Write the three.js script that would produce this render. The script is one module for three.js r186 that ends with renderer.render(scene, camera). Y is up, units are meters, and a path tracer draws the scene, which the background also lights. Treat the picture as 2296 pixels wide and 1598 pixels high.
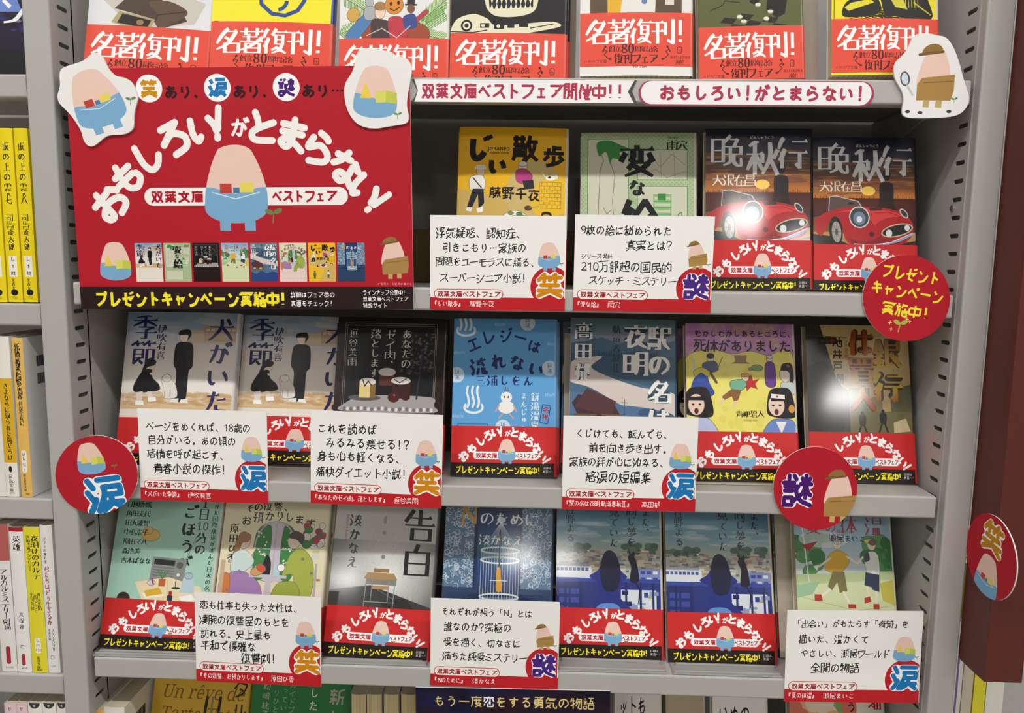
import * as THREE from 'three';
import { mergeGeometries } from 'three/addons/utils/BufferGeometryUtils.js';
import { RoundedBoxGeometry } from 'three/addons/geometries/RoundedBoxGeometry.js';
import { RectAreaLightUniformsLib } from 'three/addons/lights/RectAreaLightUniformsLib.js';
RectAreaLightUniformsLib.init();

// ---------------------------------------------------------------- camera, light, exposure
const scene = new THREE.Scene();
const FRAME_W = 2296, FRAME_H = 1598, FOCAL = 1700;
const camera = new THREE.PerspectiveCamera((2 * Math.atan(FRAME_H / 2 / FOCAL) * 180) / Math.PI, FRAME_W / FRAME_H, 0.02, 60);
camera.position.set(0.03203, 0.08234, 0.72337);
camera.rotation.set(-0.12196, 0.03334, 0.01382, 'YXZ');
camera.updateMatrixWorld();
scene.background = new THREE.Color(0x000000);
const EXPOSURE = 1.0, LAMP_COLOUR = new THREE.Color().setRGB(1, 0.99, 0.962);
// the shop's ceiling lamps: tubes along the shelves, square panels further back (x, z, length, width, intensity)
const CEILING = 1.35, FLOOR = -1.45;
const LAMPS = [[-1.35, 0.98, 1.2, 0.07, 44], [0.0, 0.98, 1.2, 0.07, 44], [1.35, 0.98, 1.2, 0.07, 44], [-1.4, 3.2, 0.36, 0.36, 24], [1.05, 3.12, 0.36, 0.36, 24], [1.84, 3.55, 0.36, 0.36, 24], [-2.4, 5.2, 0.36, 0.36, 24], [0.05, 5.2, 0.36, 0.36, 24], [2.7, 5.9, 0.36, 0.36, 24], [-1.9, 6.0, 0.36, 0.36, 24]];
for (const [x, z, len, wide, power] of LAMPS) {
  const l = new THREE.RectAreaLight(LAMP_COLOUR, power, len, wide);
  l.position.set(x, CEILING - 0.064, z); l.rotation.x = -Math.PI / 2; l.castShadow = true; scene.add(l);
}

// ---------------------------------------------------------------- small helpers
let seed = 20240; const rnd = () => ((seed = (Math.imul(seed, 1664525) + 1013904223) >>> 0) / 4294967296);
const rgb = (r, g, b) => new THREE.Color().setRGB(r, g, b);
const used = new Map();
const numbered = (n) => { const k = used.get(n) || 0; used.set(n, k + 1); return k ? `${n}_${String(k).padStart(3, '0')}` : n; };
function add(o, parent) { o.castShadow = o.receiveShadow = true; parent.add(o); return o; }
function thing(name, label, category, group) {
  const g = new THREE.Group(); g.name = numbered(name); g.userData = { label, category }; if (group) g.userData.group = group; scene.add(g); return g;
}
function part(name, geo, mat, parent) { const m = new THREE.Mesh(geo, mat); m.name = name; return add(m, parent); }
function solo(name, geo, mat, label, category, group) { const m = new THREE.Mesh(geo, mat); m.name = numbered(name); m.userData = { label, category }; if (group) m.userData.group = group; return add(m, scene); }
function structure(name, geo, mat) { const m = new THREE.Mesh(geo, mat); m.name = name; m.userData.kind = 'structure'; return add(m, scene); }
function box(x0, x1, y0, y1, z0, z1) { const g = new THREE.BoxGeometry(x1 - x0, y1 - y0, z1 - z0); g.translate((x0 + x1) / 2, (y0 + y1) / 2, (z0 + z1) / 2); return g; }
const std = (o) => new THREE.MeshStandardMaterial({ roughness: 0.6, metalness: 0, side: THREE.DoubleSide, ...o });
const phys = (o) => new THREE.MeshPhysicalMaterial({ roughness: 0.5, metalness: 0, side: THREE.DoubleSide, ...o });
// a photo pixel is a direction; the surface it lies on gives the distance
const eye = camera.position.clone();
const rayOf = (u, v) => new THREE.Vector3((u - FRAME_W / 2) / FOCAL, -(v - FRAME_H / 2) / FOCAL, -1).applyQuaternion(camera.quaternion);
function onPlane([u, v], point, normal) { const d = rayOf(u, v), t = point.clone().sub(eye).dot(normal) / d.dot(normal); return eye.clone().addScaledVector(d, t); }
const onFront = (uv, z = 0) => onPlane(uv, new THREE.Vector3(0, 0, z), new THREE.Vector3(0, 0, 1));
const onLevel = (uv, y) => onPlane(uv, new THREE.Vector3(0, y, 0), new THREE.Vector3(0, 1, 0));
// canvases
function sheet(w, h, k, draw) { const c = document.createElement('canvas'); c.width = Math.round(w * k); c.height = Math.round(h * k); const x = c.getContext('2d'); x.scale(k, k); draw(x, w, h); return c; }
function texture(canvas) { const t = new THREE.CanvasTexture(canvas); t.colorSpace = THREE.SRGBColorSpace; t.anisotropy = 8; return t; }
function noiseTexture(n, fine, fn) { // small tiling grain; fn(value 0..1) -> 0..255
  const d = new Uint8Array(n * n * 4), r = () => rnd(), grid = Array.from({ length: fine * fine }, r);
  for (let j = 0; j < n; j++) for (let i = 0; i < n; i++) {
    const x = (i / n) * fine, y = (j / n) * fine, xi = Math.floor(x), yi = Math.floor(y), fx = x - xi, fy = y - yi, at = (a, b) => grid[(a % fine) + (b % fine) * fine];
    const v = (at(xi, yi) * (1 - fx) + at(xi + 1, yi) * fx) * (1 - fy) + (at(xi, yi + 1) * (1 - fx) + at(xi + 1, yi + 1) * fx) * fy, o = fn(0.75 * v + 0.25 * r());
    d.set([o, o, o, 255], (i + j * n) * 4);
  }
  const t = new THREE.DataTexture(d, n, n); t.magFilter = THREE.LinearFilter; t.minFilter = THREE.LinearMipmapLinearFilter; t.generateMipmaps = true; t.wrapS = t.wrapT = THREE.RepeatWrapping; t.needsUpdate = true; return t;
}
const rc = (x, a, b, w, h, c) => { x.fillStyle = c; x.fillRect(a, b, w, h); };
const el = (x, a, b, rx, ry, c, turn = 0) => { x.fillStyle = c; x.beginPath(); x.ellipse(a, b, rx, ry, turn, 0, 7); x.fill(); if (ink && c.length === 7 && rx > 1.2 && rx < 14) { x.strokeStyle = ink[0]; x.lineWidth = ink[1]; x.stroke(); } };
const po = (x, p, c) => { x.fillStyle = c; x.beginPath(); for (let i = 0; i < p.length; i += 2) i ? x.lineTo(p[i], p[i + 1]) : x.moveTo(p[i], p[i + 1]); x.closePath(); x.fill(); };
const ln = (x, p, w, c) => { x.strokeStyle = c; x.lineWidth = w; x.lineCap = 'round'; x.lineJoin = 'round'; x.beginPath(); for (let i = 0; i < p.length; i += 2) i ? x.lineTo(p[i], p[i + 1]) : x.moveTo(p[i], p[i + 1]); x.stroke(); };
const blobPath = (x, p) => { const n = p.length, P = (i) => p[(i + n) % n]; x.beginPath(); x.moveTo(...p[0]); for (let i = 0; i < n; i++) { const [a, b, c, d] = [P(i - 1), P(i), P(i + 1), P(i + 2)], k = 0.15; x.bezierCurveTo(b[0] + (c[0] - a[0]) * k, b[1] + (c[1] - a[1]) * k, c[0] - (d[0] - b[0]) * k, c[1] - (d[1] - b[1]) * k, c[0], c[1]); } x.closePath(); };
let ink = null; // outline of drawn shapes on printed illustrations: [colour, width]
const inked = (x) => { if (ink) { x.strokeStyle = ink[0]; x.lineWidth = ink[1]; x.stroke(); } };
const blob = (x, flat, c) => { const p = []; for (let i = 0; i < flat.length; i += 2) p.push([flat[i], flat[i + 1]]); blobPath(x, p); x.fillStyle = c; x.fill(); inked(x); };
const pill = (x, a, b, w, h, c, line, lw) => { x.beginPath(); x.roundRect(a, b, w, h, h / 2); if (c) { x.fillStyle = c; x.fill(); } if (line) { x.strokeStyle = line; x.lineWidth = lw; x.stroke(); } };
const grad = (x, y0, y1, ...cs) => { const g = x.createLinearGradient(0, y0, 0, y1); cs.forEach((c, i) => g.addColorStop(i / (cs.length - 1), c)); return g; };
const speckle = (x, w, h, n, cs, r0, r1) => { for (let i = 0; i < n; i++) el(x, rnd() * w, rnd() * h, r0 + rnd() * (r1 - r0), r0 + rnd() * (r1 - r0), cs[Math.floor(rnd() * cs.length)]); };
// ---------------------------------------------------------------- lettering: brush skeletons drawn by hand
// A stroke is a row of points on a grid of 0..8 (two digits: x, y) or 00..99 (four digits); "~" makes it a curve.
// "字:x0y0x1y1" sets another character into a box of the grid.
const SKELETONS = `
一 04.84
二 12.72 07.87
三 11.71 24.64 07.87
十 04.84 40.48
七 05.83 ~30.36.47.78.86
八 ~31.25.08 ~50.64.88
人 ~40.34.08 ~42.65.88
大 03.83 ~40.43.26.08 ~43.65.88
太 大:0088 37.58
犬 大:0088 60.72
口 00.08 00.80.88 08.88
日 00.08 00.80.88 04.84 08.88
目 00.08 00.80.88 0033.9933 0066.9966 08.88
白 40.32 02.08 02.82.88 05.85 08.88
自 40.31 01.08 01.81.88 0139.9939 0164.9964 08.88
田 00.08 00.80.88 04.84 40.48 08.88
月 ~10.15.08 10.80.88.68 1033.9933 1058.9958
木 02.82 40.48 ~42.25.07 ~42.65.87
本 木:0088 26.66
禾 ~60.40.11 03.83 40.48 ~43.25.07 ~43.65.87
言 40.41 02.82 1436.8636 1451.8651 口:1678
氵 20.62 03.45 ~08.37.75
冫 20.63 ~08.37.75
亻 ~70.44.05 43.48
彳 ~60.31.03 ~73.45.06 44.48
扌 02.82 50.58.37 06.84
忄 40.48 ~12.05 ~62.74
牜 ~20.03 12.82 50.58 06.84
糸 50.23.53 72.15.75 45.48 16.08 66.87
釒 ~40.23.04 ~40.63.84 24.64 15.75 44.48 08.88 16.27 76.67
飠 ~40.02 ~40.82 23.63.66.26 23.28.57 ~46.88
艹 04.84 20.28 60.68
⺮ ~20.06 13.43 23.27 ~60.46 53.83 63.67
宀 40.42 03.08 03.83.78
广 40.41 01.81 ~11.15.08
厂 00.80 ~10.15.08
疒 50.51 21.81 ~21.25.08 02.13 15.04
辶 00.11 03.23.14.26 ~07.26.47.88
門 00.08 00.30.33.03 0018.3618 50.80.88.78 50.53.83 6218.9918
阝 10.18 10.60.33.65.45
卩 10.18 10.70.75.55
刂 21.26 70.78.57
攵 ~30.22.04 22.82 ~62.55.08 ~22.46.88
夂 ~30.14 21.71 ~71.45.08 ~22.55.88
欠 ~30.22.04 22.82.73 ~43.35.08 ~44.56.88
頁 00.80 40.31 11.16 11.71.76 1233.8733 1253.8753 16.76 ~26.08 ~66.88
隹 ~30.13.04 22.28 ~60.51 22.82 24.74 26.74 28.88 52.58
心 12.05 ~31.37.47.77.75 ~40.52 ~72.85
馬 10.14 10.70 12.72 40.44 14.84.88.58 06.08 26.27 46.47 66.67
女 ~40.25.46.78 ~62.46.08 03.83
子 10.70.42.48.28 04.84
土 13.73 40.48 08.88
士 02.82 40.48 17.77
王 00.80 14.74 40.48 08.88
立 40.41 02.82 23.27 63.57 08.88
寸 03.83 60.68.47 24.36
又 01.71 ~71.55.08 ~12.45.88
文 40.42 02.82 ~62.55.08 ~22.45.88
小 40.48.27 ~22.05 ~62.85
中 02.06 02.82.86 06.86 40.48
力 02.72.77.57 ~40.34.08
刀 01.81.78.58 ~31.35.08
万 00.80 ~31.35.08 33.73.78.58
方 40.41 02.82 ~32.35.08 34.74.78.58
夕 ~30.22.04 21.71 ~71.55.08 33.54
米 11.22 71.62 03.83 40.48 ~43.26.07 ~43.66.87
車 01.81 12.16 12.72.76 14.74 16.76 07.87 40.48
生 ~20.03 12.72 14.74 40.48 08.88
矢 ~30.13 22.72 04.84 ~42.45.08 ~45.88
也 04.83.86.76 50.56 ~22.27.48.88.86
者 11.61 30.33 03.83 ~81.45.07 日:2478
己 00.80.84 04.84 ~04.07.28.88.86
走 01.41 20.23 03.43 23.26 24.44 ~14.07 ~06.27.88
艮 00.70.73.03 0020.8620 00.08.37 ~24.56.88 65.46
予 10.70.42 21.53 04.84.75 44.48.27
里 田:1074 06.86 44.48 08.88
石 00.80 ~30.25.07 口:3488
束 01.81 口:1275 40.48 ~45.08 ~45.88
兑 00.21 80.61 口:1274 ~34.36.08 ~54.57.78.87
正 01.81 41.48 44.74 24.28 08.88
青 11.71 12.72 03.83 40.43 月:1488
有 02.82 ~40.24.06 月:2478
告 ~20.03 12.72 40.44 04.84 口:2578
会 ~40.04 ~40.84 24.64 06.86 ~36.18.78 66.88
勿 ~20.04 11.81.88.58 ~42.06 ~62.38
尸 00.80.83.03 ~00.05.08
名 ~40.22.05 31.71 ~71.45.07 33.54 口:3588
著 艹:0082 者:0288
复 ~20.02 11.81 日:2265 ~36.07 35.65 ~65.47.08 ~26.57.88
復 彳:0028 复:3088
刊 01.41 04.44 21.28 51.55 80.88.67
創 ~20.03 ~20.43 13.33.35.15 ~13.16.08 口:1638 刂:5088
周 ~10.15.08 10.80.88.68 22.62 41.43 24.64 口:3567
年 ~20.03 21.81 23.73 23.26 06.86 51.58
記 言:0038 己:5088
念 ~40.04 ~40.84 33.53 24.64.45 心:0588
庫 广:0088 車:2288
双 又:0048 又:4088
葉 艹:0082 03.83 23.25.75 42.45 62.65 木:0588
開 門:0088 24.64 26.66 ~34.36.28 54.58
催 亻:0028 31.33.83.81 60.63 隹:3388
実 宀:0082 13.73 15.75 06.86 42.46 ~46.27.08 ~46.67.88
施 方:0038 ~50.43 51.81 也:4388
笑 ⺮:0083 ~74.44.14 06.86 ~44.46.27.08 ~46.67.88
涙 氵:0028 30.80 42.82.84.44 ~42.44.28 大:3588
謎 言:0038 辶:3088 米:5086
気 ~20.03 11.81 22.72 04.64 ~64.67.88.86 16.48 ~45.08
浮 氵:0028 ~80.50.31 31.42 51.52 71.62 子:3388
疑 10.13.43 ~31.02 ~14.05 05.45 06.46 ~26.08 26.48 50.80.62 51.72 43.83 63.67 65.85 ~54.57.88
惑 01.81 口:1234 05.44 ~50.53.74.84 ~72.54.36 60.71 心:0588
認 言:0038 40.80.84.74 ~60.63.44 51.62 心:4588
知 矢:0048 口:5287
症 疒:0088 正:3388
弓 10.80.83.13 13.05.85.88.58
引 弓:0048 70.78
家 宀:0082 13.73 ~43.25.06 ~34.56.58.37 ~35.07 ~46.08 ~74.55 ~55.88
族 方:0038 ~50.42 51.81 ~53.44 53.83 45.85 ~63.66.48 ~65.88
問 門:0088 口:2467
題 日:0033 04.44 24.27 26.46 ~07.27.88 ~15.06 頁:4086
綴 糸:0038 又:4063 又:6083 又:4468 又:6488
説 言:0038 兑:3088
枚 木:0038 攵:3088
絵 糸:0038 会:3088
秘 禾:0038 心:3188 ~80.55.38
真 01.81 40.42 目:2265 06.86 ~27.08 ~67.88
累 田:1073 糸:1388
計 言:0038 44.84 60.68
部 20.21 01.41 12.13 32.23 04.44 口:1538 阝:5088
超 走:0088 50.80.83.73 ~60.53.44 口:5486
起 走:0088 己:5086
国 00.08 00.80.88 08.88 22.62 24.64 26.66 42.46 55.65
民 11.71.73.13 ~11.18.47 15.85 ~43.56.88.86
的 白:0038 ~60.43 52.82.87.67 54.65
歳 40.42 21.22 41.71 02.82 ~14.16.08 14.84 ~53.56.88.86 ~74.66.47 25.45 35.38 26.27 47.46
分 ~30.22.04 ~50.63.84 24.74.78.58 ~44.35.08
頃 02.33 10.17.36 頁:4088
感 01.81 ~11.14.06 23.43 口:2435 ~50.53.85.84 ~72.44 60.71 心:0588
情 忄:0028 青:3088
呼 口:0125 ~80.41 42.53 82.73 34.84 61.68.47
春 11.71 12.72 03.83 ~40.43.06 ~43.86 日:2568
傑 亻:0028 夕:3054 61.81 63.83 71.74 木:3488
作 亻:0028 ~50.33 42.82 52.58 54.84 56.86
読 言:0038 士:4083 43.45 43.83.85 ~55.57.38 ~65.67.78.88.86
痩 疒:0088 口:3274 33.73 52.55 又:3588
身 40.31 21.26 21.61.68.48 23.63 24.64 06.66 ~84.56.08
軽 車:0038 40.80 ~80.62.34 ~51.64.84 土:4488
痛 疒:0088 32.72.53 43.64 34.38 34.74.78 36.76 54.58
快 忄:0028 32.72.75 35.85 ~50.55.38 ~55.88
転 車:0038 41.81 43.83 ~63.47.77 65.88
前 20.31 60.51 02.82 13.18 13.43.48 1458.5258 16.46 64.66 83.88.77
向 ~40.31 02.08 02.82.88.68 口:2467
歩 21.23 40.43 41.71 03.83 44.47.37 ~24.06 64.75 ~85.57.18
出 40.48 11.14.74.71 05.08.88.85
絆 糸:0038 40.51 80.71 43.83 35.85 60.68
沁 氵:0028 心:3088
短 矢:0038 40.80 口:4285 55.57 75.67 38.88
編 糸:0038 30.80 41.81.83.43 ~41.45.38 55.58 55.85.88 57.87 65.68 75.78
集 隹:1075 木:0588
恋 40.41 01.81 ~31.33.15 51.55.44 12.04 72.84 心:0588
仕 亻:0028 士:3088
事 01.81 口:2263 14.74.76.16 05.85 40.48.28
失 ~20.03 12.72 04.84 ~40.45.08 ~45.88
性 忄:0028 生:3088
凄 冫:0128 41.81 33.83 42.82.84.44 60.65 女:3488
腕 月:0038 宀:3083 夕:3358 63.83.85.75 ~63.67.88.87
讐 隹:0044 隹:4084 言:1488
屋 尸:1088 23.83 ~43.35.65 64.75 26.86 55.58 28.88
訪 言:0038 方:3088
史 口:1174 ~40.44.27.08 ~25.57.88
上 40.48 43.73 08.88
最 日:1073 04.84 14.18 44.48 15.45 16.46 08.47 又:4588
平 11.71 22.33 62.53 05.85 41.48
和 禾:0048 口:5287
優 亻:0028 30.80 口:4173 42.72 34.36 34.84.86 心:4476 夂:3588
雅 01.41 11.04.44 31.38.27 ~34.07 隹:4088
劇 20.22 21.41 02.42.33 ~02.05.08 14.34 ~24.37.26 25.16 35.46 ~26.08 刂:5088
想 木:0045 目:5085 心:0588
誰 言:0038 隹:3088
究 宀:0082 ~32.04 52.54.84 15.65.67.88.86 ~44.46.08
極 木:0038 40.80 60.66.56 口:3346 又:6386 38.88
愛 ~70.40.11 11.22 41.42 71.62 03.04 03.83.84 心:1476 夂:1588
描 扌:0028 艹:3082 田:3388
切 04.42 21.27.46 刀:4188
満 氵:0028 31.81 50.53.73 70.73 34.38 34.84.88 64.67 55.57.77.75
純 糸:0038 ~80.60.31 43.45.85.83 ~61.66.78.88.87
奇 大:1073 04.84 口:1557 74.78.57
跡 口:0033 23.27 25.45 14.17 08.46 60.61 41.81 ~52.54.48 72.78.67 43.35 83.85
温 氵:0028 日:4083 45.48 45.75.78 55.58 65.68 38.88
瀬 氵:0018 束:2048 頁:5088
尾 尸:1088 ~73.44.34 25.75 26.86 ~44.47.58.88.87
全 ~40.04 ~40.84 24.64 26.66 44.48 08.88
物 牜:0038 勿:4088
語 言:0038 40.80 ~60.54 52.72.74 34.84 口:4588
詳 言:0038 40.51 80.71 42.82 44.84 36.86 62.68
細 糸:0038 田:4187
裏 40.41 01.81 田:2264 15.75 ~45.07 26.28.47 ~45.66.88 76.57
面 00.80 40.32 12.18 12.72.78 32.38 52.58 34.54 36.56 18.78
公 ~30.22.04 ~50.62.84 ~44.18.68 56.88
特 牜:0038 42.82 60.64 34.84 36.86 75.78.57 46.57
設 言:0038 50.52.43 50.70.73.83 又:4488
帯 02.82 20.23 40.43 60.63 04.06 04.84.86 26.28 26.66.68 45.48
高 40.41 01.81 口:2244 62.64 22.62 04.08 05.85.88.78 口:2667
郁 有:0048 阝:5088
駅 馬:0048 尸:5085 ~64.66.88
夜 40.41 01.81 亻:0238 ~52.43 53.73 ~73.56.28 ~45.67.88
明 日:0137 月:4088
軌 車:0048 43.73.77.88.86 ~60.55.48
道 辶:0088 30.41 70.61 32.82 目:4377
秋 禾:0048 ~60.64.48 ~64.88 43.45 82.74
伊 亻:0028 41.71.75 33.83 45.75 ~60.55.38
吹 口:0125 欠:3088
喜 01.81 40.42 12.72 口:2364 25.36 65.56 06.86 口:2678
季 禾:0084 子:1488
節 ⺮:0082 13.43.46.16 13.18.36 1458.5258 37.48 卩:5388
垣 土:0138 30.80 日:4276 38.88
谷 ~20.03 ~60.83 ~42.05 ~42.85 口:2568
美 20.31 60.51 11.71 12.72 04.84 41.45 06.86 ~46.08 ~56.88
雨 00.80 02.08 02.82.88.78 40.48 24.34 26.36 54.64 56.66
肉 02.08 02.82.88.78 ~40.43.24 43.64 ~44.46.27 46.67
落 艹:0082 氵:0328 夂:3286 口:4688
流 氵:0028 60.61 31.81 ~51.43.73 62.74 ~45.38 65.68 ~75.78.88.87
浦 氵:0028 31.81 60.68 70.81 43.48 43.83.88.78 45.85 46.86
餅 飠:0038 50.61 80.71 43.83 36.86 ~53.56.48 73.78
湯 氵:0028 日:4073 34.84 勿:3488
泉 白:1074 44.48.37 14.34.07 ~75.55 ~44.66.88
死 00.80 夕:0148 ~83.54 51.57.88.86
体 亻:0028 本:3088
柳 木:0038 51.32.36.45 ~51.56.48 61.68 61.81.85.75
碧 王:0033 白:4083 石:0488
銀 釒:0038 艮:4088
行 彳:0028 41.81 34.84 64.68.57
置 口:0082 30.32 50.52 03.83 43.44 目:2478 13.18.88
池 氵:0028 也:3088
井 02.82 05.85 ~20.24.08 60.68
戸 00.80 12.72.75.15 ~12.15.08
潤 氵:0028 門:3088 王:5477
江 氵:0028 31.81 61.68 38.88
國 00.08 00.80.88 08.88 12.72 口:1335 16.46 ~41.55.77 ~63.47
香 禾:0085 日:2568
織 糸:0028 立:2054 日:3558 53.83 ~60.65.88.86 ~84.57 70.81
角 ~30.03 21.61.43 ~13.16.08 13.73.78.68 15.75 43.46 16.76
光 40.43 11.22 71.62 04.84 ~34.36.08 ~54.57.88.86
代 亻:0028 33.83 ~51.55.88.86 70.81
丸 03.63.67.88.86 ~30.35.08 24.46
智 知:0084 日:2568
島 40.31 口:2164 2130.7430 21.26.86.88.68 17.18.58 37.38
京 40.41 01.81 口:2255 45.48.37 26.07 66.87
原 厂:0088 50.41 日:3275 小:3588
森 木:1074 木:0448 木:4488
浩 氵:0028 告:3088
吉 02.82 40.44 14.74 口:1578
湊 氵:0028 31.81 42.82 33.83 ~60.53.36 ~63.86 46.76 ~66.48 ~66.88
際 00.08 00.30.13.35.16 夕:3053 又:5184 45.75 36.86 65.68 47.38 77.88
放 方:0048 攵:4088
送 辶:0088 30.41 70.61 32.82 24.84 ~52.36 ~54.86
選 辶:0088 30.50.52.32.33.53 60.80.82.62.63.83 34.84 44.46 64.66 26.86
預 予:0038 頁:4088
見 目:1075 ~35.36.08 ~55.57.88.86
同 00.08 00.80.88.78 22.62 口:2467
夢 艹:0082 口:1274 32.34 52.54 05.06 05.85.86 夕:2588
住 亻:0028 60.61 32.82 45.75 62.68 38.88
野 田:0044 06.46 24.28 08.47 予:4088
夏 00.80 40.31 目:2165 夂:1588
千 ~70.40.11 04.84 41.48
藤 艹:0082 月:0238 42.53 72.63 44.84 35.85 ~62.55.38 ~64.88 66.68 56.47 76.87
散 01.41 10.13 30.33 03.43 月:0448 攵:4088
変 40.41 01.81 ~31.33.24 51.54.44 12.04 72.84 夂:1488
穴 宀:0083 ~33.26.08 ~53.66.88
晩 日:0137 ~50.32 51.71.63 口:3385 53.55 ~55.57.38 ~65.67.78.88.86
沢 氵:0028 尸:4088 ~64.66.88
在 02.82 ~40.23.05 24.28 土:3488
昌 日:1073 日:0488
坂 土:0138 40.80 ~40.45.38 43.73 ~73.65.48 ~54.88
雲 10.70 01.03 01.81.83 40.44 22.32 52.62 15.75 06.86 ~36.18.68 57.88
司 00.80.88.68 02.62 口:0457
遼 辶:0088 31.81 ~51.34 ~52.84 日:4365 小:4577
郎 20.21 11.41.44.14 11.18.36 1438.5238 ~24.47 阝:5088
英 艹:0082 13.15 13.73.75 05.85 ~42.45.08 ~45.88
雄 02.42 ~20.14.07 25.17.47 36.48 隹:4088
医 00.80 00.08.88 矢:2176
師 10.01 01.08 01.31.33.03 05.35.37.07 40.80 43.47 43.83.87.77 60.68
君 11.71.74 03.83 14.74 ~41.24.07 口:3578
新 20.21 01.41 11.13 32.23 03.43 05.45 23.28 ~25.07 25.46 ~80.51 ~51.55.48 54.84 74.78
早 日:1074 06.86 44.48
川 ~10.14.08 40.47 80.88
書 11.71 02.82 13.73 04.84 40.45 日:2568
房 00.80 12.72.74.14 ~12.15.08 44.45 25.85 ~45.28 56.76.78.58
埋 土:0138 里:3088
毎 ~20.03 12.82 14.08.78 14.74.78 06.86 45.47
悔 忄:0028 毎:3088
恨 忄:0028 艮:3088
斜 ~20.03 ~20.43 13.33 04.44 23.28.17 15.06 35.46 51.62 53.64 36.85 70.78
線 糸:0038 白:4084 64.68.57 45.55.38 ~85.66 ~64.88
堂 40.42 20.31 60.51 02.04 02.82.83 口:2354 土:1588
紀 糸:0038 己:4088
元 11.71 03.83 ~33.36.08 ~53.57.88.86
推 扌:0028 隹:3088
理 王:0138 里:3088
取 00.40 10.17 30.38 12.32 14.34 07.46 又:4088
傷 亻:0028 ~40.32 41.81 日:4274 35.85 勿:3588
河 氵:0028 30.80 70.78.57 口:3356
度 广:0088 23.83 42.45.65 62.65 又:3588
勇 10.70.42 31.52 田:1275 力:1588
保 亻:0028 口:4083 木:3388
裕 20.22 02.42.07 24.28 34.45 谷:4088
税 禾:0038 兑:3088
場 土:0138 日:4073 34.84 勿:3488
桃 木:0038 ~50.55.38 ~61.67.88.86 42.53 35.54 82.73 64.85
潮 氵:0018 21.51 30.32 日:2354 27.57 35.38 月:6088
竹 ~20.03 12.42 22.28 ~60.43 52.82 72.78.67
佐 亻:0028 33.83 ~60.45.27 56.86 66.68 48.88
山 40.47 02.08.88.82
六 40.42 03.83 ~34.26.08 ~54.66.88
猫 ~50.13 ~30.45.47.26 ~44.07 艹:4082 田:4388
松 木:0038 ~50.42.34 ~70.85 ~64.47.77 66.88
崎 山:0136 大:4083 34.84 口:4567 74.78.67
ぬ ~2020.3056.4678 ~5614.4464.1882.1258.4032.7032.8858.7884.5880.6668.9486
号 口:2063 04.84 34.26.76.78.58
教 者:0048 攵:4088
科 禾:0038 40.51 42.53 36.85 70.78
ア 01.81.54 ~43.45.17
イ ~71.53.05 43.48
ウ 40.42 02.04 02.82 ~82.75.38
エ 11.71 41.47 07.87
オ 02.82 50.58.37 ~52.35.07
カ 02.72.77.57 ~40.34.08
キ 12.72 05.84 30.58
ク ~30.13.04 21.72 ~72.56.18
ケ ~30.13.04 22.82 ~52.55.28
コ 01.81.87 07.87
サ 02.82 20.25 ~60.64.38
シ 11.32 04.25 ~18.47.82
ス 11.71 ~71.54.07 54.88
セ 04.83.65 30.37.78
ソ 11.24 ~81.65.28
タ ~30.13.04 21.72 ~72.56.18 34.55
チ ~71.42.12 04.84 ~41.45.28
ツ 12.14 42.44 ~82.65.28
テ 21.61 03.83 ~43.46.28
ト 30.38 33.75
ナ 03.83 ~40.44.18
ニ 12.72 07.87
ノ ~70.54.08
ハ ~31.25.07 ~51.65.87
フ 01.81 ~81.65.18
ヘ 05.32.87
マ 01.81 81.45 34.57
ミ 21.72 13.65 06.78
モ 12.72 04.84 ~32.37.48.78
ヤ 03.82.65 20.38
ユ 12.62.67 07.87
ラ 21.61 03.73 ~73.66.28
リ 21.25 ~61.65.38
ル ~21.25.08 51.58 ~58.75.84
レ 20.28 ~28.57.84
ロ 11.17 11.71.77 17.77
ワ 01.04 01.81 ~81.65.28
ン 11.33 ~18.57.83
ー 04.84
あ ~1524.4525.8020 ~4206.3945.4585 ~6636.5268.2885.1470.3050.6245.8660.8080.5694
い ~1520.1460.2582.3672 ~7024.8245.8665
う ~3010.5012.6618 ~1842.5030.7645.6875.4095
え ~3606.5810.6814 ~2036.7232.1290 ~4262.5462.5886.9290
お ~0828.6022 ~3406.3450.3284.1684.1264.4646.8256.8680.5692 ~7016.8630.9036
か ~1034.6630.6860.5892.4486 ~4208.3250.1292 ~7226.8842.9254
き ~1824.7416 ~1444.8036 ~4204.5636.7262.4858 ~2264.2484.5092.7488
く 6608.2448.7092
け ~1812.1250.2088.2872 ~4236.9034 ~7010.7260.5292
こ ~2424.5028.7622 ~2060.2280.5086.8480
さ ~1432.8024 ~4204.5636.7262.4858 ~2264.2484.5092.7488
し ~3008.2860.4088.6484.8262
す ~0826.9224 ~5606.5650.4062.3248.4440.5656.5278.3494
せ ~0840.9434 ~7010.7056.5662 ~3014.3072.4688.8286
そ 2614.7010.2646.8840 ~6842.4256.4280.7292
た ~1226.5822 ~3806.2860.1292 ~5444.8640 ~5066.5286.8888
ち ~1228.8222 ~4406.3034.2458.5644.8058.7680.4092
つ ~0834.5424.8840.8066.4686
て ~1022.8818 ~8618.4838.4270.7692
と ~2608.3426.3844 ~8232.3852.2068.3086.8284
な ~1026.5222 ~3606.2834.1254 ~7024.8838 ~6838.6870.5690.3684.4268.6670.9088
に ~1612.1050.1888.2670 ~4426.8622 ~4068.4486.8886
の ~5218.4260.2284.1058.2026.5814.8834.9064.6092
は ~1612.1050.1888.2674 ~4232.9230 ~7010.7070.5890.4480.5066.7270.9288
ひ ~0824.4018.1250.2486.6070.7018.7640.9462
へ 0858.3630.9272
ほ ~1612.1050.1888.2674 ~4420.8818 ~4446.9044 ~6820.6872.5690.4280.5068.7070.9088
ま ~1824.8222 ~2046.8044 ~5006.5268.3888.2076.3664.6072.8690
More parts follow.
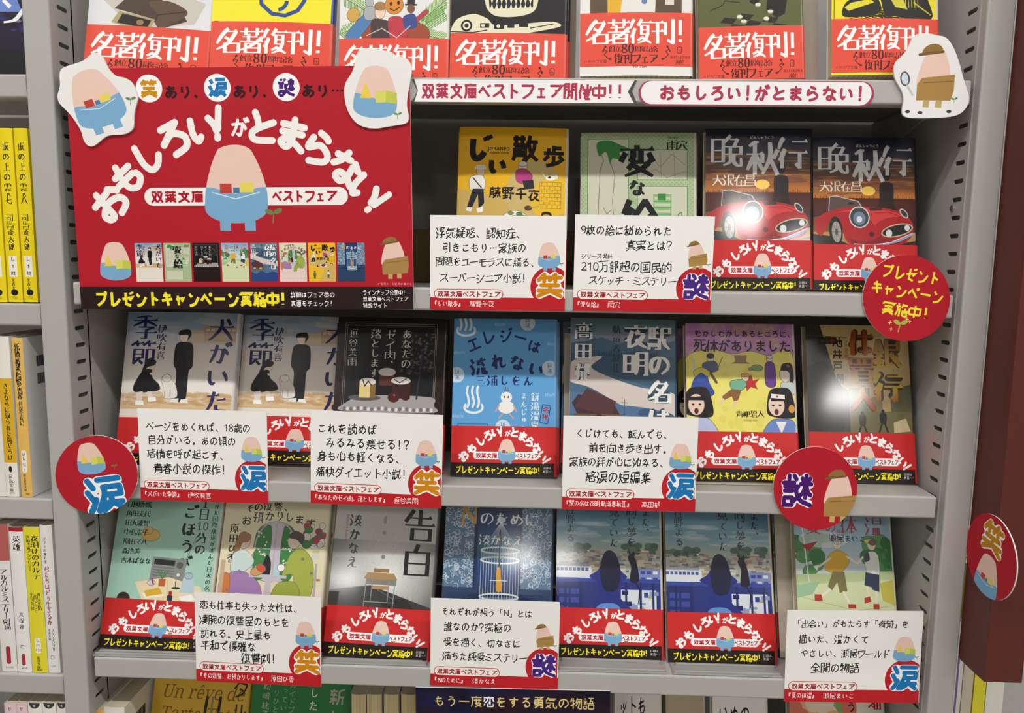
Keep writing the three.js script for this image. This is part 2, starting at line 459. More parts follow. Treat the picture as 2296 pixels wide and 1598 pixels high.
み ~1818.5614.3052.1078.2070.5666.9278 ~7844.7068.5692
む ~1030.6024 ~3408.3460.2070.1858.3254.3480.4292.7890.8472 ~7226.8842
め ~2220.3056.4682 ~6014.4468.1882.1256.4032.7034.9060.8080.5892
も ~4006.3250.3880.6090.8274.8056 ~1830.7426 ~1254.7050
や ~0840.6420.9036.8256.6060 ~2416.3850.5494 ~4606.5820
ゆ ~1418.1040.1470.2040.5022.8440.8064.5672.4060 ~5808.6250.4892
よ ~5232.8428 ~5006.5070.3690.1680.3066.6072.8888
ら ~3806.5812.6618 ~2226.1858.5040.8058.7680.3494
り ~2812.2440.2856 ~6410.7250.6076.4094
る 2212.7010.1854 ~1854.5038.8258.7682.5092.3684.4270.5688
れ 2806.2894 0830.3026.0874 ~0874.3444.5828.6436.6270.7288.9474
ろ 2414.7210.1656 ~1656.5036.8256.7684.3894
を ~1420.7818 ~4206.1656.4842.5666 ~8640.4456.2874.4092.8090
ん ~4808.1092.3452.5062.5686.7088.9266
、 1074.2892
。 ~0884.1874.2884.1894.0884
・ 4848.5250
「 6604.9004 6604.6650
」 3096.0896 3096.3052
『 5804.9004.9018.7218.7260.5860.5804
』 4096.0896.0882.2682.2642.4042.4096
! 5002.5062 5084.5090
? ~2426.3008.5004.7416.6840.5054.5064 5084.5090
… 1448.1650 4848.5050 8248.8450
（ ~3860.5020.8460 5018.5020
Ⅱ 10.70 08.78 28.20 50.58
`;
const RAW = new Map(SKELETONS.trim().split('\n').map((l) => [l[0], l.slice(2)]));
const VOICED = {}; // voiced marks: base letter + two ticks, or + a small ring
{
  const b = 'がかぎきぐくげけごこざさじしずすぜせぞそだたぢちでてどとばはびひべへぼほガカギキグクジシズスゼセダタデテドトバハブフベヘボホ';
  for (let i = 0; i < b.length; i += 2) VOICED[b[i]] = [b[i + 1], 'ticks'];
  const p = 'ぱはぴひぺへパハピヒプフペヘポホ';
  for (let i = 0; i < p.length; i += 2) VOICED[p[i]] = [p[i + 1], 'ring'];
}
const SMALL = { ゃ: 'や', ゅ: 'ゆ', ょ: 'よ', っ: 'つ', ぁ: 'あ', ャ: 'ヤ', ュ: 'ユ', ョ: 'ヨ', ッ: 'ツ', ェ: 'エ', ィ: 'イ', ァ: 'ア', ォ: 'オ' };
const ALONE = { 口: [1, 1, 7, 7], 日: [1, 0, 7, 8], 目: [1, 0, 7, 8], 白: [1, 0, 7, 8], 田: [0.4, 0.5, 7.6, 7.6], 自: [1, 0, 7, 8] };
function curve(pts) { // Catmull-Rom through the points
  if (pts.length < 3) return pts;
  const out = [];
  for (let i = 0; i < pts.length - 1; i++) {
    const a = pts[Math.max(0, i - 1)], b = pts[i], c = pts[i + 1], d = pts[Math.min(pts.length - 1, i + 2)];
    for (let k = 0; k < 7; k++) {
      const t = k / 7, t2 = t * t, t3 = t2 * t;
      out.push([0, 1].map((j) => 0.5 * (2 * b[j] + (c[j] - a[j]) * t + (2 * a[j] - 5 * b[j] + 4 * c[j] - d[j]) * t2 + (3 * b[j] - a[j] - 3 * c[j] + d[j]) * t3)));
    }
  }
  out.push(pts[pts.length - 1]);
  return out;
}
const strokesOf = new Map();
function strokes(ch) {
  if (strokesOf.has(ch)) return strokesOf.get(ch);
  let list = [];
  if (VOICED[ch]) {
    const [base, mark] = VOICED[ch];
    list = strokes(base).map((s) => s.map(([x, y]) => [x * 0.9, y * 0.97 + 0.03]));
    const hi = 'ヘへ'.includes(base) ? 0.1 : 0;
    if (mark === 'ticks') list.push([[0.76, 0.02 + hi], [0.84, 0.16 + hi]], [[0.9, -0.02 + hi], [0.98, 0.12 + hi]]);
    else { const r = []; for (let k = 0; k <= 12; k++) r.push([0.9 + 0.085 * Math.cos(k * 0.5236), 0.08 + hi + 0.085 * Math.sin(k * 0.5236)]); r.ring = true; list.push(r); }
  } else for (const tok of (RAW.get(ch) || '').split(' ').filter(Boolean)) {
    if (tok[1] === ':') {
      const [x0, y0, x1, y1] = [...tok.slice(2)].map((d) => +d / 8);
      for (const s of strokes(tok[0])) list.push(s.map(([x, y]) => [x0 + x * (x1 - x0), y0 + y * (y1 - y0)]));
    } else {
      const bent = tok[0] === '~';
      const pts = tok.replace('~', '').split('.').map((p) => (p.length === 4 ? [+p.slice(0, 2) / 99, +p.slice(2) / 99] : [+p[0] / 8, +p[1] / 8]));
      list.push(bent ? curve(pts) : pts);
    }
  }
  strokesOf.set(ch, list);
  return list;
}
// style: r = round pen, g = square gothic, m = mincho (thin level strokes, heavy upright ones)
function glyph(ctx, ch, x, y, size, o) { // x, y: upper left corner of the em square
  let k = 1, dx = 0, dy = 0;
  if (SMALL[ch]) { ch = SMALL[ch]; k = 0.72; dx = o.v ? 0.24 : 0.1; dy = o.v ? 0.04 : 0.26; }
  if (o.v && '、。'.includes(ch)) { dx = 0.55; dy = -0.6; }
  let list = strokes(ch);
  if (ALONE[ch]) { const [a, b, c, d] = ALONE[ch].map((n) => n / 8); list = list.map((s) => s.map(([px, py]) => [a + px * (c - a), b + py * (d - b)])); }
  if (o.v && (ch === 'ー' || ch === '…')) list = list.map((s) => s.map(([px, py]) => [1 - py, px]));
  const dense = Math.min(1, Math.pow(9 / Math.max(1, list.length), 0.36)), w = (o.w || 0.09) * size * dense * (k < 1 ? 0.85 : 1);
  const m = 0.05 + (o.st === 'm' ? 0 : (o.w || 0.09) * 0.3), sc = 1 - 2 * m, jit = o.jit || 0;
  const ptsOf = (s) => {
    const ja = jit ? (rnd() - 0.5) * jit : 0, jb = jit ? (rnd() - 0.5) * jit : 0;
    return s.map(([px, py]) => [x + (m + (px * k + dx + ja) * sc) * size * (o.sx || 1), y + (m + (py * k + dy + jb + (o.rise || 0) * (0.5 - px)) * sc) * size]);
  };
  ctx.strokeStyle = ctx.fillStyle = o.col;
  for (const s of list) {
    const p = ptsOf(s);
    if ('…・'.includes(ch)) { ctx.beginPath(); ctx.arc((p[0][0] + p[1][0]) / 2, (p[0][1] + p[1][1]) / 2, Math.max(0.062 * size, w * 0.5), 0, 7); ctx.fill(); continue; }
    if (o.st === 'm') {
      const lo = w * 0.36, n = p.length - 1;
      for (let i = 0; i < n; i++) {
        const [ax, ay] = p[i], [bx, by] = p[i + 1], L = Math.hypot(bx - ax, by - ay) || 1, up = Math.abs(by - ay) / L, slant = s.length > 2 && !s.ring;
        const ww = (t) => (lo + (w - lo) * Math.min(1, up * 1.25)) * (slant && n > 3 ? 0.55 + 0.6 * Math.sin(Math.PI * (0.25 + 0.7 * t)) : 1);
        const h0 = ww(i / n) / 2, h1 = ww((i + 1) / n) / 2, nx = -(by - ay) / L, ny = (bx - ax) / L, e = n > 3 ? 0.15 : Math.min(h0, 0.5 * lo);
        const ex = ((bx - ax) / L) * e, ey = ((by - ay) / L) * e;
        ctx.beginPath(); ctx.moveTo(ax - ex + nx * h0, ay - ey + ny * h0); ctx.lineTo(bx + ex + nx * h1, by + ey + ny * h1); ctx.lineTo(bx + ex - nx * h1, by + ey - ny * h1); ctx.lineTo(ax - ex - nx * h0, ay - ey - ny * h0); ctx.fill();
        if (n === 1 && up < 0.15 && L > size * 0.25) { ctx.beginPath(); ctx.moveTo(bx - w * 0.95, by); ctx.lineTo(bx - w * 0.1, by - w * 0.7); ctx.lineTo(bx + w * 0.35, by + lo / 2); ctx.fill(); }
      }
    } else {
      ctx.lineWidth = s.ring ? w * 0.7 : w; ctx.lineCap = o.st === 'g' ? 'butt' : 'round'; ctx.lineJoin = o.st === 'g' ? 'miter' : 'round';
      ctx.beginPath(); p.forEach(([px, py], i) => (i ? ctx.lineTo(px, py) : ctx.moveTo(px, py))); ctx.stroke();
    }
  }
}
const isLatin = (ch) => ch.charCodeAt(0) < 0x250 && ch !== '!' && ch !== '?';
function text(ctx, str, x, y, size, o = {}) { // one line (o.v: one column) from the upper left corner; returns where it ends
  o = { col: '#111', st: 'g', w: 0.1, ...o };
  const passes = o.halo ? [{ ...o, col: o.halo, w: o.w + (o.hw || 0.1), st: 'r' }, o] : [o];
  let px = x, py = y;
  for (const q of passes) {
    px = x; py = y;
    for (const ch of str) {
      if (isLatin(ch)) {
        const latin = (q.st === 'm' ? 'serif' : 'sans-serif');
        ctx.font = `${q.w > 0.085 ? 'bold ' : ''}${size * 0.98}px ${latin}`; ctx.textBaseline = 'alphabetic'; ctx.textAlign = 'left'; ctx.fillStyle = ctx.strokeStyle = q.col;
        const tw = ctx.measureText(ch).width;
        const tx = q.v ? px + (size - tw) / 2 : px, ty = py + size * 0.86;
        if (q !== o && o.halo) { ctx.lineWidth = (o.hw || 0.1) * size; ctx.lineJoin = 'round'; ctx.strokeText(ch, tx, ty); }
        ctx.fillText(ch, tx, ty);
        if (q.v) py += size * (o.sp || 1); else px += tw * 1.04 * (o.sx || 1);
        continue;
      }
      if (ch !== ' ' && ch !== '　') glyph(ctx, ch, '!?'.includes(ch) && !q.v ? px - size * 0.18 : px, py, size, q);
      const adv = '!?'.includes(ch) ? 0.66 : ch === ' ' ? 0.5 : 1;
      if (q.v) py += size * adv * (o.sp || 1); else { px += size * adv * (o.sp || 1) * (o.sx || 1); py += (o.slope || 0) * size; }
    }
  }
  return q0(px, py);
}
const q0 = (a, b) => [a, b];
function spun(ctx, ch, cx, cy, size, turn, o) { ctx.save(); ctx.translate(cx, cy); ctx.rotate(turn); text(ctx, ch, -size / 2, -size / 2, size, o); ctx.restore(); }
// ---------------------------------------------------------------- printed matter
const RED = '#c01c28', DARK = '#2a1a1a', MAROON = '#b31528', PINK = '#f3cfc2', DENIM = '#7fb2d8', TAN = '#b08a4e';
// plain rounded colour patch where the campaign print has its drawn figure
function patch(x, cx, cy, s, kind = 'denim', turn = 0) {
  x.save(); x.translate(cx, cy); x.rotate(turn); x.scale(s, s);
  const egg = () => { x.beginPath(); x.moveTo(-0.2, -0.46); x.bezierCurveTo(-0.05, -0.54, 0.15, -0.52, 0.22, -0.44); x.bezierCurveTo(0.36, -0.2, 0.44, 0.1, 0.4, 0.3); x.bezierCurveTo(0.34, 0.52, -0.34, 0.52, -0.4, 0.3); x.bezierCurveTo(-0.42, 0.1, -0.32, -0.28, -0.2, -0.46); x.closePath(); };
  if (kind === 'tan') {
    x.save(); x.translate(0.02, -0.14); x.scale(0.78, 0.78); egg(); x.fillStyle = PINK; x.fill(); x.restore();
    x.fillStyle = TAN; x.beginPath(); x.moveTo(-0.2, -0.02); x.lineTo(0.42, -0.12); x.lineTo(0.44, 0.16); x.lineTo(0.4, 0.34); x.lineTo(-0.26, 0.38); x.lineTo(-0.28, 0.1); x.closePath(); x.fill(); ln(x, [-0.16, 0.06, 0.4, 0.0], 0.02, '#8a6a3a');
    rc(x, -0.12, 0.36, 0.12, 0.13, '#c8b070'); rc(x, 0.12, 0.35, 0.12, 0.13, '#c8b070'); x.fillStyle = '#96743f'; x.beginPath(); x.ellipse(-0.06, -0.48, 0.2, 0.14, -0.25, 3.14, 6.28); x.fill(); ln(x, [-0.3, -0.42, 0.14, -0.5], 0.05, '#7d5f34');
  } else {
    egg(); x.fillStyle = PINK; x.fill(); x.save(); egg(); x.clip(); po(x, [-0.6, 0.0, -0.3, 0.02, 0, 0.1, 0.3, 0.02, 0.6, 0.0, 0.6, 0.7, -0.6, 0.7], DENIM); x.restore();
    if (kind === 'reading') { po(x, [0.0, -0.04, 0.2, -0.06, 0.2, 0.16, 0.02, 0.18], '#dfe06a'); po(x, [0.2, -0.06, 0.4, -0.02, 0.4, 0.18, 0.2, 0.16], '#c9d256'); po(x, [-0.28, 0.1, -0.18, -0.2, -0.06, 0.1], '#f3d558'); }
    else { rc(x, -0.2, -0.03, 0.15, 0.12, '#c5463c'); rc(x, -0.03, 0.02, 0.08, 0.07, '#4a7fae'); rc(x, 0.06, -0.04, 0.17, 0.12, '#f0dc62'); ln(x, [-0.3, 0.08, 0, 0.16, 0.3, 0.08], 0.012, '#e8f0f6'); rc(x, -0.22, 0.42, 0.14, 0.14, DENIM); rc(x, 0.1, 0.42, 0.14, 0.14, DENIM); }
  }
  x.restore();
}
const sprout = (x, cx, cy, s, c = '#6f8f3e') => { el(x, cx - s * 0.5, cy - s * 0.2, s * 0.5, s * 0.28, c, 0.3); el(x, cx + s * 0.5, cy - s * 0.3, s * 0.5, s * 0.28, c, -0.4); ln(x, [cx, cy - s * 0.1, cx - s * 0.1, cy + s], s * 0.14, c); };
const SLOGAN = [['お', 12.3, 28, -52], ['も', 20, 21, -44], ['し', 28.4, 13.8, -34], ['ろ', 35.8, 8.8, -22], ['い', 43.4, 5.6, -10], ['!', 50.2, 5.2, 3], ['が', 54.8, 6.6, 4], ['と', 61.4, 5.6, 8], ['ま', 69.4, 9.2, 18], ['ら', 76.4, 14, 30], ['な', 82.8, 20, 40], ['い', 88.6, 27, 52], ['!', 93.6, 33, 60]];
const bandCanvas = sheet(100, 46, 6, (x) => { // paper band of the fair
  rc(x, 0, 0, 100, 46, '#d02b2b'); rc(x, 0, 33.6, 100, 13, '#241a17');
  for (const [ch, a, b, t] of SLOGAN) spun(x, ch, a, b, ch === 'が' ? 6.6 : 11.2, (t * Math.PI) / 180, { st: 'r', w: ch === 'が' ? 0.14 : 0.175, col: '#fff' });
  pill(x, 21.6, 23.4, 64, 7.2, '#fff'); text(x, '双葉文庫', 24, 24.4, 5.3, { w: 0.13, col: MAROON }); text(x, 'ベストフェア', 62.6, 24.5, 5.1, { w: 0.13, col: MAROON, sx: 0.72 });
  patch(x, 54, 22.6, 21);
  sprout(x, 66.6, 30.4, 2, '#7d8c46');
  text(x, 'プレゼントキャンペーン実施中!', 4.6, 36.4, 7.6, { w: 0.14, col: '#fff22a', sx: 0.745 });
  text(x, '詳細は', 89, 36.4, 2.7, { w: 0.09, col: '#eee' }); text(x, '裏面へ!', 89, 39.6, 2.7, { w: 0.09, col: '#eee' });
});
const revivalCanvas = sheet(100, 46, 6, (x) => { // vermilion band of the reprint fair
  rc(x, 0, 0, 100, 46, '#e8503c');
  text(x, '名著復刊!', 4.6, 5, 22.4, { st: 'm', w: 0.14, col: '#fff', sp: 0.955, sx: 0.93 });
  text(x, '創立', 26, 28.4, 5.4, { st: 'm', w: 0.13, col: '#4c1713' }); x.font = 'bold 11px serif'; x.fillStyle = '#4c1713'; x.textBaseline = 'alphabetic'; x.fillText('80', 37, 35.2);
  text(x, '周年記念', 49.4, 29, 5.2, { st: 'm', w: 0.13, col: '#4c1713' });
  text(x, '復刊フェア', 31, 35.4, 9, { st: 'm', w: 0.15, col: '#4c1713', sx: 0.88 });
  text(x, 'ハヤカワ文庫', 3.4, 40.2, 3.5, { w: 0.07, col: '#5a1d17' });
  for (const s of [-1, 1]) { const c = 51 + s * 28; ln(x, [c, 29, c + s * 1.4, 31.6, c - s * 1.6, 33.4, c + s * 1, 36, c - s * 1.6, 38.6, c - s * 4.6, 40.4], 0.7, '#4c1713'); el(x, c, 29.2, 1, 1, '#4c1713'); el(x, c - s * 4.2, 40, 1.5, 0.8, '#4c1713'); el(x, c + s * 2, 33, 0.8, 1.2, '#4c1713'); }
  x.strokeStyle = '#4c1713'; x.lineWidth = 0.5; x.beginPath(); x.roundRect(88, 29.4, 3.8, 5.4, 0.8); x.stroke(); x.font = '4px serif'; x.fillText('h', 88.9, 33.9);
  x.font = 'bold 2.9px serif'; x.fillText('HAYAKAWA', 81.6, 39); x.font = 'italic bold 5px serif'; x.fillText('80!', 86, 44);
});
// ---- book covers, 100 x 148 units
const cover = (draw, k = 5) => { const c = sheet(100, 148, k, draw); ink = null; return c; };
const person = (x, cx, y, h, hair, top, legs, skin = '#f1d7c4') => { // small generic standing figure
  el(x, cx, y + h * 0.1, h * 0.08, h * 0.1, skin); el(x, cx, y + h * 0.07, h * 0.09, h * 0.075, hair); blob(x, [cx - h * 0.12, y + h * 0.2, cx + h * 0.12, y + h * 0.2, cx + h * 0.15, y + h * 0.55, cx - h * 0.15, y + h * 0.55], top);
  po(x, [cx - h * 0.11, y + h * 0.52, cx + h * 0.11, y + h * 0.52, cx + h * 0.1, y + h * 0.96, cx + h * 0.02, y + h * 0.96, cx, y + h * 0.65, cx - h * 0.03, y + h * 0.96, cx - h * 0.11, y + h * 0.96], legs);
};
const COVERS = {
  yellowWalk: cover((x) => { ink = ['#5a4318', 0.3];
    rc(x, 0, 0, 100, 148, '#f6bd1d'); po(x, [0, 57, 50, 66, 78, 92, 0, 84], '#d8b765'); po(x, [0, 84, 78, 92, 60, 148, 0, 148], '#f3c236'); el(x, 72, 62, 27, 32, '#d6bd78'); el(x, 90, 66, 22, 20, '#f4c42c'); po(x, [60, 90, 100, 78, 100, 148, 40, 148], '#d8b765');
    x.save(); x.strokeStyle = '#8d7430'; x.lineWidth = 0.35; for (let j = 0; j < 7; j++) { x.strokeRect(76, 50 + j * 3.4, 20, 3.4); for (let i = 0; i < 4; i++) ln(x, [78 + i * 5 + (j % 2) * 2.4, 50 + j * 3.4, 78 + i * 5 + (j % 2) * 2.4, 53.4 + j * 3.4], 0.35, '#8d7430'); } x.restore();
    const B = { st: 'g', w: 0.2, col: '#181210' };
    text(x, 'じ', 4, 5.4, 29, B); text(x, 'い', 26, 25, 21, { ...B, w: 0.22 }); text(x, '散', 48, 5, 28, { ...B, w: 0.135 }); text(x, '歩', 77, 14, 23, { ...B, w: 0.15 });
    x.font = 'bold 4.4px sans-serif'; x.fillText('JII SANPO', 27, 21.6); x.font = 'bold 2.6px sans-serif'; x.fillText('FUJINO CHIYA', 29, 25);
    text(x, '藤野千夜', 29, 54, 12, { w: 0.13, col: '#181210', slope: 0.06 });
    el(x, 21, 41, 4, 4.4, '#eccfae'); po(x, [15, 39, 17, 35, 25, 35, 26, 39], '#e9e6dc'); blob(x, [11, 47, 20, 44, 25, 48, 24, 58, 12, 58], '#f7f5ee'); po(x, [14, 57, 24, 57, 25, 70, 20, 76, 19, 62, 13, 76, 9, 74], '#26262a'); po(x, [9, 74, 14, 74, 13, 78, 8, 77], '#fff'); po(x, [18, 75, 24, 73, 24, 78, 19, 79], '#fff'); ln(x, [14, 47, 22, 56], 0.9, '#222');
    el(x, 60, 36, 4, 4, '#f1d9c8'); el(x, 60, 33.6, 4, 2.4, '#e6e2dd'); blob(x, [54, 40, 62, 38, 69, 44, 66, 52, 55, 50], '#c4438a'); po(x, [60, 49, 70, 48, 71, 56, 62, 57], '#2c2a33'); 
    el(x, 86, 46, 4.6, 2.2, '#fff'); el(x, 91, 45, 2, 1.8, '#fff'); el(x, 85, 45.4, 1.4, 1, '#333'); ln(x, [81, 45, 78, 41], 0.7, '#fff');
    el(x, 54, 85, 12, 8.5, '#fbf9f4'); el(x, 54, 85.6, 8, 4.6, '#5a2f1e'); el(x, 50, 79, 2.6, 1.6, '#79a04a'); el(x, 58, 79.6, 3, 1.8, '#4e8c46'); el(x, 62, 82, 2, 1.5, '#e8964a'); el(x, 66, 74, 3.4, 2.2, '#6a3822'); ln(x, [67, 74, 76, 72], 0.7, '#999');
    po(x, [27, 92, 33, 84, 38, 92], '#4b3428'); el(x, 83, 84, 3, 4, '#f2dccb'); blob(x, [79, 78, 87, 78, 88, 86, 86, 80, 80, 80, 79, 87], '#1d1d22');
    person(x, 22, 108, 30, '#222', '#4f7a4a', '#333'); person(x, 72, 104, 32, '#222', '#e8e4d8', '#51606e');
  }),
  greenFrame: cover((x) => {
    rc(x, 0, 0, 100, 148, '#b3c79c'); x.fillStyle = '#98b184'; for (let j = 0; j < 74; j++) for (let i = 0; i < 50; i++) if ((i + j) % 2) x.fillRect(i * 2, j * 2, 1.1, 1.1);
    const G = '#3f8f45', frame = (a, b, w, h) => { rc(x, a, b, w, h, '#d3d5be'); x.strokeStyle = '#5a8f58'; x.lineWidth = 0.6; x.strokeRect(a, b, w, h); };
    frame(6, 6, 36, 86); frame(50, 16, 44, 28); frame(50, 50, 44, 40); frame(8, 104, 60, 36);
    blob(x, [14, 10, 24, 7, 36, 12, 44, 16, 34, 19, 38, 26, 28, 24, 26, 30, 22, 18, 16, 22], G); ln(x, [18, 20, 20, 26, 17, 34, 16, 60, 15, 90], 0.5, '#777'); ln(x, [26, 28, 30, 40, 28, 64, 30, 90], 0.5, '#777'); ln(x, [20, 70, 23, 76, 27, 72], 0.5, '#777'); 
    ln(x, [52, 30, 62, 22, 70, 32, 80, 20, 92, 30], 0.4, '#8b8f78'); ln(x, [54, 40, 66, 34, 76, 42, 92, 36], 0.4, '#8b8f78'); for (const a of [58, 70, 82]) ln(x, [a, 18, a + 1, 42], 0.3, '#8b8f78');
    rc(x, 64, 58, 16, 30, '#8fc07e'); for (let j = 0; j < 5; j++) { rc(x, 65, 60 + j * 6, 14, 2.6, '#d3d5be'); ln(x, [64, 58 + j * 6, 80, 58 + j * 6], 0.5, G); } rc(x, 68, 57, 7, 6, G); ln(x, [85, 88, 86, 76, 89, 74, 90, 88], 0.7, G);
    text(x, '変', 34, 11, 31, { st: 'm', w: 0.17, col: '#14171a' }); text(x, 'な', 41, 43, 17, { st: 'm', w: 0.18, col: '#14171a' }); text(x, '絵', 34, 62, 34, { st: 'm', w: 0.17, col: '#14171a' });
    text(x, '雨穴', 76, 7, 9, { st: 'm', w: 0.15, col: '#20251e' }); x.font = 'italic 3px serif'; x.fillStyle = '#333'; x.fillText('Uketsu', 76, 5.4);
  }),
  redCar: cover((x) => {
    rc(x, 0, 0, 100, 148, grad(x, 0, 104, '#1b2036', '#2c2b3e', '#7c4a2c', '#e0872c', '#5a1e16', '#2a0f10')); 
    for (let i = 0; i < 60; i++) el(x, rnd() * 100, 20 + rnd() * 34, 6 + rnd() * 12, 0.5 + rnd(), ['#3b2b33', '#c7702f', '#f3a63a', '#59313a'][i % 4] + '66');
    el(x, 54, 51, 7, 4.4, '#ffd25a'); rc(x, 0, 58, 100, 20, '#4e1a14'); for (let i = 0; i < 90; i++) ln(x, [i * 1.1, 62, i * 1.1 + rnd() * 2 - 1, 55 + rnd() * 4], 0.3, '#2c1010');
    el(x, 72, 36, 4, 5.4, '#170d12'); blob(x, [66, 44, 78, 44, 79, 60, 80, 72, 64, 72, 65, 58], '#1c0f13');
    text(x, '晩', 5, 5, 30, { st: 'm', w: 0.125, col: '#e9ebee' }); text(x, '秋', 38, 11, 32, { st: 'm', w: 0.125, col: '#e9ebee' }); text(x, '行', 68, 7, 30, { st: 'm', w: 0.125, col: '#e9ebee' }); text(x, '大沢在昌', 6, 42, 10.4, { st: 'm', w: 0.12, col: '#e9e4da' }); text(x, 'ばんしゅうこう', 42, 6.4, 3.3, { st: 'm', w: 0.12, col: '#ddd' });
    rc(x, 0, 74, 100, 74, '#3a1512'); po(x, [0, 76, 30, 72, 30, 90, 0, 92], '#7a4a22'); rc(x, 0, 90, 100, 60, '#b98f50'); po(x, [0, 92, 16, 94, 50, 108, 0, 112], '#1d1512'); po(x, [40, 108, 100, 98, 100, 112, 40, 112], '#241a14'); for (let i = 0; i < 60; i++) ln(x, [rnd() * 100, 64 + rnd() * 10, rnd() * 100, 60], 0.12, '#6a2a1655');
    po(x, [15, 72, 16, 57, 22, 56, 44, 61, 49, 69], '#5b4642'); ln(x, [15, 72, 16, 57, 22, 56, 44, 61, 49, 69], 0.9, '#b9c2c8'); rc(x, 34, 62, 6, 2, '#222');
    x.fillStyle = '#b3151f'; x.beginPath(); x.moveTo(2, 80); x.bezierCurveTo(6, 72, 22, 66, 46, 66); x.bezierCurveTo(70, 66, 90, 68, 97, 80); x.bezierCurveTo(101, 90, 96, 98, 84, 102); x.bezierCurveTo(66, 107, 46, 106, 36, 102); x.bezierCurveTo(28, 98, 30, 82, 20, 78); x.bezierCurveTo(14, 78, 12, 90, 8, 94); x.bezierCurveTo(2, 92, 1, 86, 2, 80); x.fill();
    x.fillStyle = '#d8383c'; x.beginPath(); x.moveTo(22, 72); x.bezierCurveTo(40, 66, 76, 66, 92, 76); x.bezierCurveTo(80, 74, 66, 76, 60, 84); x.bezierCurveTo(52, 70, 34, 70, 22, 72); x.fill(); x.fillStyle = '#8a0f18'; x.beginPath(); x.moveTo(34, 96); x.bezierCurveTo(50, 102, 62, 98, 66, 92); x.bezierCurveTo(68, 100, 84, 100, 94, 92); x.bezierCurveTo(90, 102, 60, 108, 38, 102); x.fill(); ln(x, [60, 72, 74, 71, 88, 76], 0.5, '#7a0d15'); po(x, [54, 67, 66, 66, 68, 69, 56, 70], '#3a2020');
    el(x, 45, 76, 10, 10.4, '#d9d6d2', -0.5); el(x, 45, 76, 8.8, 9.2, '#3c4248', -0.5); el(x, 45, 77, 6, 6.4, '#71889a', -0.5); el(x, 45, 78, 2.8, 3, '#dfeaf0'); el(x, 89, 72, 3, 5.6, '#cfcac6', -0.75); el(x, 89, 72, 2, 4.4, '#39414a', -0.75);
    el(x, 82, 88, 16, 6, '#cdbd98', -0.22); el(x, 82, 88, 14.6, 4.8, '#17181b', -0.22); for (let i = 0; i < 7; i++) ln(x, [72 + i * 3.4, 91 - i * 0.8, 73 + i * 3.4, 87 - i * 0.8], 0.3, '#565a5e'); el(x, 74, 91, 3.2, 3.6, '#dfe4de'); el(x, 92, 85.6, 2.6, 3, '#dfe4de'); el(x, 57, 92, 2.6, 2.4, '#4e1012'); 
    ln(x, [40, 102, 56, 103, 72, 101, 86, 97, 98, 91], 2.2, '#8fa9c8'); ln(x, [40, 101.4, 60, 102, 76, 99.4, 97, 90.6], 0.7, '#eef3f8'); el(x, 22, 89, 6.6, 13.6, '#151417', -0.08); el(x, 22.6, 90, 4.6, 10, '#a7a49e', -0.08); el(x, 22.6, 90, 1.4, 3, '#55524e'); for (let i = 0; i < 8; i++) ln(x, [22.6, 90, 22.6 + 4.2 * Math.cos(i * 0.785), 90 + 9.4 * Math.sin(i * 0.785)], 0.35, '#4d4a46');
  }),
  dogSeason: cover((x) => { ink = ['#5d5048', 0.25];
    rc(x, 0, 0, 100, 148, grad(x, 0, 96, '#8ba6bd', '#a9b6c4', '#dccfc9', '#e9e3dc', '#efe9e2', '#d8b683')); rc(x, 0, 94, 100, 54, '#efe7dc'); 
    for (let i = 0; i < 70; i++) el(x, rnd() * 100, rnd() * 24, 4 + rnd() * 8, 1 + rnd() * 2, ['#7d9cbb44', '#b9c0cc55', '#d3c2c455'][i % 3]); po(x, [56, 18, 100, 14, 100, 30, 56, 30], '#c9b49a'); po(x, [70, 12, 100, 12, 100, 28, 72, 28], '#b79f86'); for (let i = 0; i < 6; i++) rc(x, 73 + i * 4.6, 16, 3, 2, '#d9cdbf'); for (let i = 0; i < 200; i++) el(x, rnd() * 100, 78 + rnd() * 12, 2 + rnd() * 4, 0.6 + rnd(), '#c69b6355');
    el(x, 54, 24, 4.4, 5.4, '#ecd8c8'); blob(x, [49, 22, 50, 18, 58, 17, 60, 22, 57, 27, 57, 22], '#1f1a1a'); blob(x, [47, 32, 54, 29, 62, 32, 63, 52, 60, 58, 59, 84, 50, 84, 49, 58, 46, 50], '#1c1b1f'); po(x, [47, 84, 53, 83, 53, 87, 45, 87], '#f2efe9'); po(x, [55, 84, 61, 84, 62, 88, 54, 87], '#f2efe9');
    el(x, 25, 52, 4.4, 5, '#ecd8c8'); blob(x, [20, 50, 24, 45, 30, 48, 28, 52, 22, 54, 20, 62, 16, 64], '#2a2222'); blob(x, [18, 58, 26, 56, 28, 64, 34, 70, 34, 76, 14, 78, 11, 72], '#1d1c20'); ln(x, [26, 60, 38, 65], 2.2, '#e9e4dd'); po(x, [14, 78, 20, 77, 20, 88, 15, 88], '#e5dbd2'); po(x, [24, 77, 28, 77, 30, 84, 26, 85], '#e5dbd2'); po(x, [14, 86, 21, 86, 22, 90, 14, 90], '#fff'); po(x, [25, 83, 32, 82, 33, 86, 26, 87], '#fff');
    blob(x, [36, 64, 42, 60, 45, 64, 50, 72, 51, 82, 40, 83, 38, 72], '#e8e2da'); el(x, 41, 64, 4, 3.6, '#efeae3'); ln(x, [40, 82, 40, 76], 0.8, '#bdb3a9'); ln(x, [45, 82, 45, 75], 0.8, '#bdb3a9');
    const N = { st: 'm', w: 0.12, col: '#20265a', v: 1 }; text(x, '犬がいた', 75, 5, 23, { ...N, sp: 1.0 }); text(x, '季節', 5, 3, 24, { ...N, sp: 1.02 }); text(x, '伊吹有喜', 29, 12, 8.6, { ...N, w: 0.11, col: '#2b2b3c' });
  }),
  darkCake: cover((x) => {
